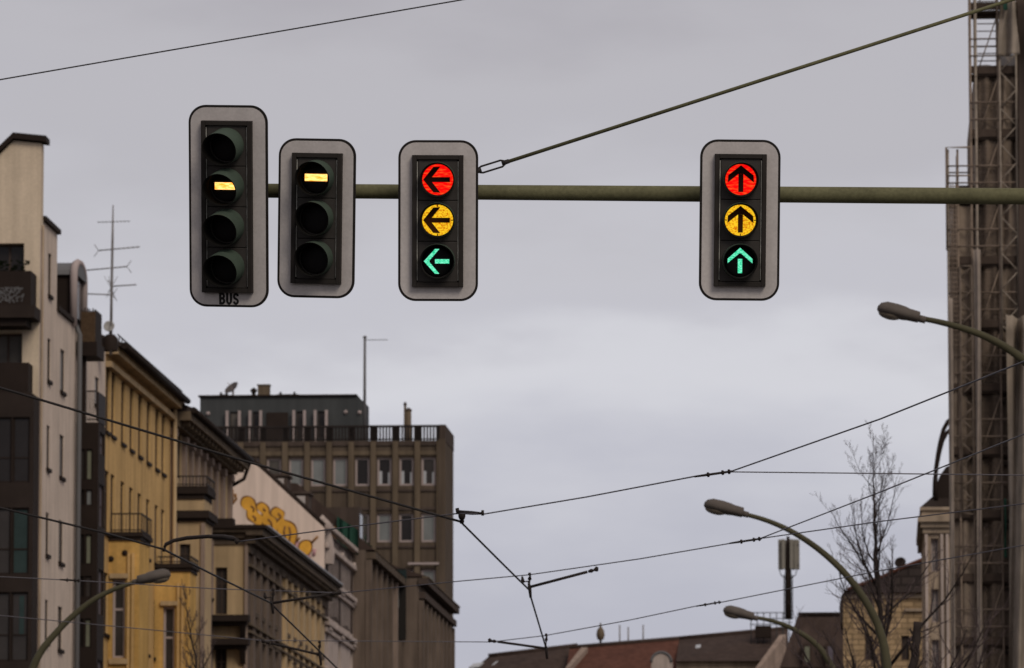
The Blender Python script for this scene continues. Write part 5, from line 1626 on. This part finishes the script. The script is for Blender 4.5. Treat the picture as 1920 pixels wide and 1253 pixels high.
# hangers, insulators, splices
def hanger(label, parts):
    p0 = P(*parts[0][1][0])
    T = Thing('wire_hanger', label, 'wire fitting', p0, group='overhead wire fittings')
    for (nm, pts, r) in parts:
        rr = r
        T.part(nm, MB().tube([P(*p) for p in pts], rr, 8), 'insul')
hanger('Y shaped insulator with two upright clamps where the thick cable ends', [
    ('arm', [(858, 960, 48.3), (885, 962, 48.2), (905, 963, 48)], [0.016, 0.017, 0.010]), ('clamp', [(857, 953, 48.3), (859, 964, 48.3)], 0.016), ('clamp', [(905, 957, 48), (905, 967, 48)], 0.012),
    ('insulator', [(866, 962, 48.4), (866, 970, 48.4), (866, 974, 48.5), (866, 976, 48.5), (866, 982, 48.5)], [0.032, 0.030, 0.012, 0.022, 0.016])])
def reg_arm(label, top, hub, arm, Y, extra=True):
    (tx, ty), (hx, hy), (ax, ay) = top, hub, arm
    pr = [('hub', [(hx - 2, hy - 10, Y), (hx, hy, Y), (hx + 2, hy + 20, Y)], [0.008, 0.018, 0.012])]
    pr.append(('dropper', [(tx, ty - 4, Y), (tx, ty, Y), (tx + 1, ty + 2, Y), (tx, ty + 8, Y), (tx, ty + 11, Y), (tx - 1, hy, Y)], [0.012, 0.018, 0.008, 0.020, 0.008, 0.008]))
    dx = 1 if ax > hx else -1
    pr.append(('arm', [(hx, hy, Y), (hx + (ax - hx) * 0.84, hy + (ay - hy) * 0.84, Y)], 0.0135))
    pr.append(('insulator', [(hx + (ax - hx) * 0.85, hy + (ay - hy) * 0.85, Y), (hx + (ax - hx) * 0.9, hy + (ay - hy) * 0.9, Y), (hx + (ax - hx) * 0.93, hy + (ay - hy) * 0.93, Y), (ax - dx * 3, ay, Y), (ax, ay, Y)], [0.010, 0.020, 0.010, 0.027, 0.016]))
    if extra:
        pr.append(('clamp', [(hx - 14, hy - 20, Y), (hx - 13, hy - 12, Y), (hx - 11, hy - 8, Y)], [0.008, 0.018, 0.010]))
        pr.append(('link', [(hx - 11, hy - 10, Y), (hx, hy - 11, Y)], 0.006))
    hanger(label, pr)
reg_arm('middle hanger with a thick arm pointing up to the right', (993, 1078), (993, 1101), (1122, 1067), 54)
reg_arm('left hanger with a thick arm pointing right in front of the ochre house', (512, 1107), (510, 1131), (640, 1111), 57)
reg_arm('low hanger with a thick arm pointing left above the far roofs', (1024, 1192), (1024, 1216), (915, 1201), 62.5, False)
reg_arm('bottom left hanger with a thick arm pointing left over the twigs', (599, 1205), (600, 1228), (490, 1202), 63, False)
def splice(label, p0, p1, Y, thick=0.010):
    (x0, y0), (x1, y1) = p0, p1
    T = Thing('wire_splice', label, 'wire fitting', P(x0, y0, Y), group='overhead wire fittings')
    L = lambda t: P(x0 + (x1 - x0) * t, y0 + (y1 - y0) * t, Y)
    T.part('rod', MB().tube([L(0), L(0.3), L(1)], [thick * 0.7, thick, thick * 0.9], 8), 'insul')
    for t in (0.36, 0.75, 0.92):
        T.part('clamp', MB().tube([L(t - 0.03), L(t - 0.02), L(t + 0.03), L(t + 0.05)], [thick, thick * 1.9, thick * 1.9, thick], 8), 'insul')
splice('upper splice where a contact wire forks', (1302, 894), (1372, 884), 44)
splice('lower splice where a contact wire forks left of the arching lamp', (1368, 1019), (1428, 1010), 50)
splice('plain splice sleeve on the lowest contact wire', (1305, 1137), (1352, 1129), 58.8, 0.009)
splice('splice on the contact wire in front of the white house', (112, 1087), (150, 1089), 56, 0.010)
BR = Thing('wire_bracket', 'curved dark bracket pipe between two wires in front of the ochre bay', 'wire fitting', P(308, 1028, 50))
BR.part('pipe', MB().tube([P(308, 1027, 50), P(311, 1021, 50), P(325, 1014, 50), P(350, 1009, 50), P(390, 1006, 49.8), P(420, 1007, 49.7), P(436, 1010, 49.6), P(446, 1012, 49.5)], [0.012, 0.017, 0.017, 0.018, 0.017, 0.021, 0.023, 0.012], 8), 'insul')
BR.part('clamp', MB().tube([P(305, 1031, 50), P(311, 1031, 50)], 0.018, 8), 'insul')
BR.part('insulator', MB().lathe(P(444, 1017, 49.5), (0, 0, 1), [(0.0, -0.02), (0.022, 0.0), (0.02, 0.02), (0, 0.03)], 10), 'insul')

# ================================================================== signal mast, boom and the four signals
YS = 35.0
PXM = 0.003312                       # metres per photo pixel at the boom
def signal_mast():
    yb = YS + 0.30
    pole_x = P(2260, 300, yb).x
    foot = Vector((pole_x, yb, 0))
    T = Thing('signal_mast', 'olive green mast arm with a stay rod carrying the four traffic signals', 'mast', foot)
    a, b = P(392, 357, yb), P(2260, 371, yb)
    n = 14
    T.part('boom', MB().tube([a.lerp(b, i / n) for i in range(n + 1)], [0.0445 + 0.0075 * min(1, i / n * 1.5) for i in range(n + 1)], 20), 'olive')
    T.part('pole', MB().tube([foot, Vector((pole_x, yb, 8.9))], [0.16, 0.11], 20), 'olive')
    T.part('pole_cap', MB().lathe(Vector((pole_x, yb, 8.9)), (0, 0, 1), [(0.12, 0), (0.12, 0.05), (0.0, 0.1)], 16), 'olive')
    st0, st1 = P(944, 306, yb), P(2260, -117, yb)
    T.part('stay_rod', MB().tube([st0, st1], 0.0118, 10), 'olive')
    # turnbuckle: two side bars and end blocks
    d = (st1 - st0).normalized()
    u = Vector((0, -1, 0)).cross(d).normalized()
    e0, e1 = P(898, 320, yb), P(946, 305, yb)
    tb = MB()
    for s in (-1, 1):
        o = u * (0.021 * s)
        tb.tube([e0 + o * 0.6, e0 + d * 0.02 + o, e1 - d * 0.02 + o, e1 + o * 0.5], 0.0062, 8)
    tb.tube([e0 - d * 0.03, e0 + d * 0.016], 0.016, 8); tb.tube([e1 - d * 0.018, e1 + d * 0.03], [0.016, 0.014], 8)
    T.part('turnbuckle', tb, 'cable')
    lw = P(772, 357, yb)
    T.part('stay_end', MB().tube([e0 - d * 0.02, P(800, 352, yb)], 0.010, 8), 'cable')
    T.part('clamp', MB().tube([P(790, 360, yb), P(812, 360, yb)], 0.058, 18), 'olive')
    return T
signal_mast()

def bus_letters(height, width, depth):
    """condensed bold capitals B, U, S, each a closed outline with its counters cut by ribbons"""
    def arc(cx, cz, rx, rz, a0, a1, n=8):
        return [(cx + rx * math.cos(R(a0 + (a1 - a0) * i / n)), cz + rz * math.sin(R(a0 + (a1 - a0) * i / n))) for i in range(n + 1)]
    paths = {
        'B': [[(0.10, 0.0), (0.10, 1.0)], [(0.10, 0.92), (0.45, 0.92)] + arc(0.50, 0.735, 0.34, 0.185, 80, -80) + [(0.10, 0.55)], [(0.10, 0.505), (0.45, 0.505)] + arc(0.50, 0.295, 0.38, 0.21, 80, -80) + [(0.10, 0.08)]],
        'U': [[(0.12, 1.0), (0.12, 0.34)] + arc(0.5, 0.34, 0.38, 0.27, 180, 360) + [(0.88, 1.0)]],
        'S': [arc(0.5, 0.72, 0.37, 0.21, 5, 180) + [(0.16, 0.64), (0.3, 0.54), (0.7, 0.44), (0.85, 0.34)] + arc(0.5, 0.28, 0.37, 0.21, 0, -175)]}
    out = []
    lw = width * 0.27
    for k, ch in enumerate('BUS'):
        x0 = -width / 2 + k * (width - lw) / 2
        mb = MB()
        for p in paths[ch]:
            q = [Vector((x0 + a * lw, 0, (b - 0.5) * height)) for a, b in p]
            hw = height * 0.098
            L, Rr = [], []
            for i, v in enumerate(q):
                t = (q[min(i + 1, len(q) - 1)] - q[max(i - 1, 0)]).normalized()
                n = Vector((-t.z, 0, t.x))
                L.append(v + n * hw); Rr.append(v - n * hw)
            vs_ = [tuple(v) for v in L] + [tuple(v) for v in Rr]
            m = len(q)
            back = [(v[0], 0.0, v[2]) for v in vs_]; front = [(v[0], -depth, v[2]) for v in vs_]
            fs = []
            for i in range(m - 1):
                fs += [(i, i + 1, m + i + 1, m + i), (2 * m + i, 3 * m + i, 3 * m + i + 1, 2 * m + i + 1), (i, 2 * m + i, 2 * m + i + 1, i + 1), (m + i, m + i + 1, 3 * m + i + 1, 3 * m + i)]
            depth += 0.0002
            mb.add(back + front, fs)
        out.append(mb)
    return out

def rotate_left_to_up(p):            # turn the left arrow so that it points up
    return (p[1], -p[0])

def traffic_signal(label, cx, cy, w, h, hx0, hx1, hy0, hy1, lamps, rot, visor_len, text=None, skew=(0, 0)):
    """all sizes in photo pixels at the boom; lamps: list of (cy, lens kind, symbol)"""
    s = PXM
    T = Thing('traffic_signal', label, 'traffic light', P(cx, cy, YS), rot=rot, group='traffic signals on the mast arm')
    T.org = Vector((0, 0, 0))
    W_, H_ = w * s, h * s
    X = lambda px: (px - cx) * s
    Z = lambda py: (cy - py) * s
    bd = MB().extrude([(p[0], 0.012, p[1]) for p in rrect(W_, H_, 33 * s)], (0, -0.014, 0))
    board = T.part('backing_board', bd, 'black', bevel=0.002)
    fc = MB().extrude([(p[0], -0.002, p[1]) for p in rrect(W_ - 9.0 * s, H_ - 9.0 * s, 29 * s)], (0, -0.003, 0))
    T.part('board_face', fc, 'signal_face', board)
    if text:
        for tm in bus_letters(21 * s, 36 * s, 0.002):
            tm.v = [(v[0] + X(429), v[1] - 0.0055, v[2] + Z(561)) for v in tm.v]
            T.part('letter', tm, 'lettering', board)
    # housing: a deep box with a raised rim
    hb = MB()
    x0, x1, z0, z1 = X(hx0), X(hx1), Z(hy1), Z(hy0)
    hb.box(x0, x1, -0.020, 0.13, z0, z1)
    rim = 8.5 * s
    hb2 = MB()
    for (a, b, c, d) in ((x0, x0 + rim, z0, z1), (x1 - rim, x1, z0, z1), (x0 + rim, x1 - rim, z0, z0 + rim), (x0 + rim, x1 - rim, z1 - rim, z1)):
        hb2.box(a, b, -0.045, -0.0195, c, d)
    hs = T.part('housing', hb, 'housing')
    T.part('rim', hb2, 'housing', hs, 0.003)
    tr = MB()
    for sx in (x0 + rim + 1.2 * s, x1 - rim - 1.2 * s):
        tr.box(sx - 0.65 * s, sx + 0.65 * s, -0.0345, -0.0205, z0 + rim + 0.012, z1 - rim - 0.012)
    T.part('edge_highlight', tr, 'door_glint', hs)
    br = MB().box(-0.05, 0.05, 0.1305, 0.24, Z(cy) - 0.0 - 0.06 + 0.1, Z(cy) + 0.06 + 0.1)
    br.box(-0.03, 0.03, 0.1305, 0.2, z0 + 0.1, z1 - 0.1)
    T.part('mounting_bracket', br, 'olive')
    n = len(lamps)
    dz = (z1 - z0 - 2 * rim) / n
    for i, (lx, ly, kind, sym) in enumerate(lamps):
        zt = z1 - rim - i * dz
        dr = MB().box(x0 + rim + 2.6 * s, x1 - rim - 2.6 * s, -0.033, -0.0198, zt - dz + 0.5 * s, zt - 0.5 * s)
        door = T.part('lamp_door', dr, 'door', hs, 0.004)
        c = Vector((X(lx), -0.033, Z(ly)))
        r = 29.0 * s
        lens_m = {'red': 'lens_red', 'yel': 'lens_yel', 'off': 'lens_off', 'black': 'lens_black'}[kind]
        dome = [(r * math.cos(math.pi / 2 * k / 6), 0.012 * math.sin(math.pi / 2 * k / 6)) for k in range(7)]
        lens = T.part('signal_lens', MB().lathe(c + Vector((0, -0.004, 0)), (0, -1, 0), [(r, -0.004)] + dome, 40), lens_m)
        # visor: an open hood, longer above than below
        ro, ri = 33.5 * s, 31.6 * s
        vb = MB(); k = 40; vs_ = []
        for j in range(k):
            an = 2 * math.pi * j / k
            L = visor_len * (0.55 + 0.45 * (0.5 + 0.5 * math.sin(an)) ** 0.8)
            ca, sa = math.cos(an), math.sin(an)
            tp = 1.0 - 0.03
            vs_ += [(c.x + ro * ca, c.y, c.z + ro * sa), (c.x + ro * tp * ca + skew[0] * L, c.y - L, c.z + ro * tp * sa + skew[1] * L)]
        fs = [(2 * j, 2 * ((j + 1) % k), 2 * ((j + 1) % k) + 1, 2 * j + 1) for j in range(k)]
        vb.add(vs_, fs, True)
        vo = T.part('visor', vb, 'visor')
        vi = MB(); vs2 = []
        for j in range(k):
            an = 2 * math.pi * j / k
            L = visor_len * (0.55 + 0.45 * (0.5 + 0.5 * math.sin(an)) ** 0.8)
            ca, sa = math.cos(an), math.sin(an)
            vs2 += [(c.x + ri * ca, c.y, c.z + ri * sa), (c.x + ri * 0.972 * ca + skew[0] * L, c.y - L, c.z + ri * 0.972 * sa + skew[1] * L), (c.x + ro * 0.97 * ca + skew[0] * L, c.y - L, c.z + ro * 0.97 * sa + skew[1] * L)]
        fs = []
        for j in range(k):
            q = (j + 1) % k
            fs += [(3 * j, 3 * q, 3 * q + 1, 3 * j + 1), (3 * j + 1, 3 * q + 1, 3 * q + 2, 3 * j + 2)]
        vi.add(vs2, fs, True)
        T.part('visor_lining', vi, 'visor_in', vo)
        yf = c.y - 0.0175
        def flat(polys, m, name='symbol', th=0.002):
            q = MB()
            for P_ in polys:
                q.extrude([(c.x + p[0] * r, yf, c.z + p[1] * r) for p in P_], (0, -th, 0))
            T.part(name, q, m, lens)
        if sym == 'bar':
            flat([[(-0.74, -0.22), (0.74, -0.22), (0.74, 0.24), (-0.74, 0.24)]], 'sym_bar', 'bar_symbol')
        elif sym:
            up = sym.startswith('up')
            tr_ = rotate_left_to_up if up else (lambda p: p)
            if 'mask' in sym:
                arm = 0.80
                polys = [[(-0.93, 0.0), (-0.28, 0.82), (0.18, 0.84), (-0.36, 0.16), (-0.36, 0.0)],
                         [(-0.93, 0.0), (-0.36, 0.0), (-0.36, -0.16), (0.18, -0.84), (-0.28, -0.82)],
                         [(-0.359, 0.16), (-0.359, -0.16), (0.80, -0.16), (0.80, 0.16)]]
                ticks = [[(-0.03, 0.86), (0.03, 0.86), (0.03, 1.0), (-0.03, 1.0)], [(-0.03, -0.86), (-0.03, -1.0), (0.03, -1.0), (0.03, -0.86)], [(0.86, -0.03), (1.0, -0.03), (1.0, 0.03), (0.86, 0.03)]]
                flat([[tr_(p) for p in q] for q in polys], 'sym_red' if kind == 'red' else 'sym_yel', 'arrow_symbol')
                if kind == 'yel':
                    flat([[tr_(p) for p in q] for q in ticks], 'sym_yel', 'tick_mark')
            else:
                polys = [[(-0.88, 0.0), (-0.16, 0.80), (0.12, 0.80), (-0.52, 0.05), (-0.52, 0.0)], [(-0.88, 0.0), (-0.52, 0.0), (-0.52, -0.05), (0.12, -0.80), (-0.16, -0.80)],
                         [(-0.16, -0.14), (0.76, -0.14), (0.76, 0.14), (-0.16, 0.14)]]
                flat([[tr_(p) for p in q] for q in polys], 'sym_green', 'arrow_symbol')

lx = 427.5
traffic_signal('tallest traffic signal with four hooded lamps and BUS written on its pale board', 428.5, 387, 152, 380, 379, 476, 226, 549,
               [(lx, 272, 'off', None), (lx, 348, 'off', 'bar'), (lx, 424, 'off', None), (lx, 500, 'off', None)], (R(12.5), R(2.2), R(-10)), 0.19, 'BUS', skew=(-0.08, -0.10))
traffic_signal('traffic signal with one lit bar above two dark lamps beside the BUS signal', 593.5, 409.5, 148, 299, 547.5, 643, 287, 532,
               [(595, 333, 'off', 'bar'), (595, 408.5, 'off', None), (595, 484, 'off', None)], (R(9.5), R(2.5), R(-10)), 0.17, skew=(0.0, -0.02))
traffic_signal('traffic signal showing red, yellow and green arrows pointing left', 821.5, 414, 150, 302, 773, 869, 291, 538,
               [(821, 337, 'red', 'left_mask'), (821, 413, 'yel', 'left_mask'), (821, 490, 'black', 'left_lit')], (R(8.5), R(0.35), R(-1.5)), 0.10)
traffic_signal('traffic signal showing red, yellow and green arrows pointing straight up', 1387, 413, 151, 302, 1339, 1436, 289, 537,
               [(1387.5, 337, 'red', 'up_mask'), (1387.5, 413, 'yel', 'up_mask'), (1387.5, 490, 'black', 'up_lit')], (R(8.5), R(0.4), R(1.0)), 0.10)
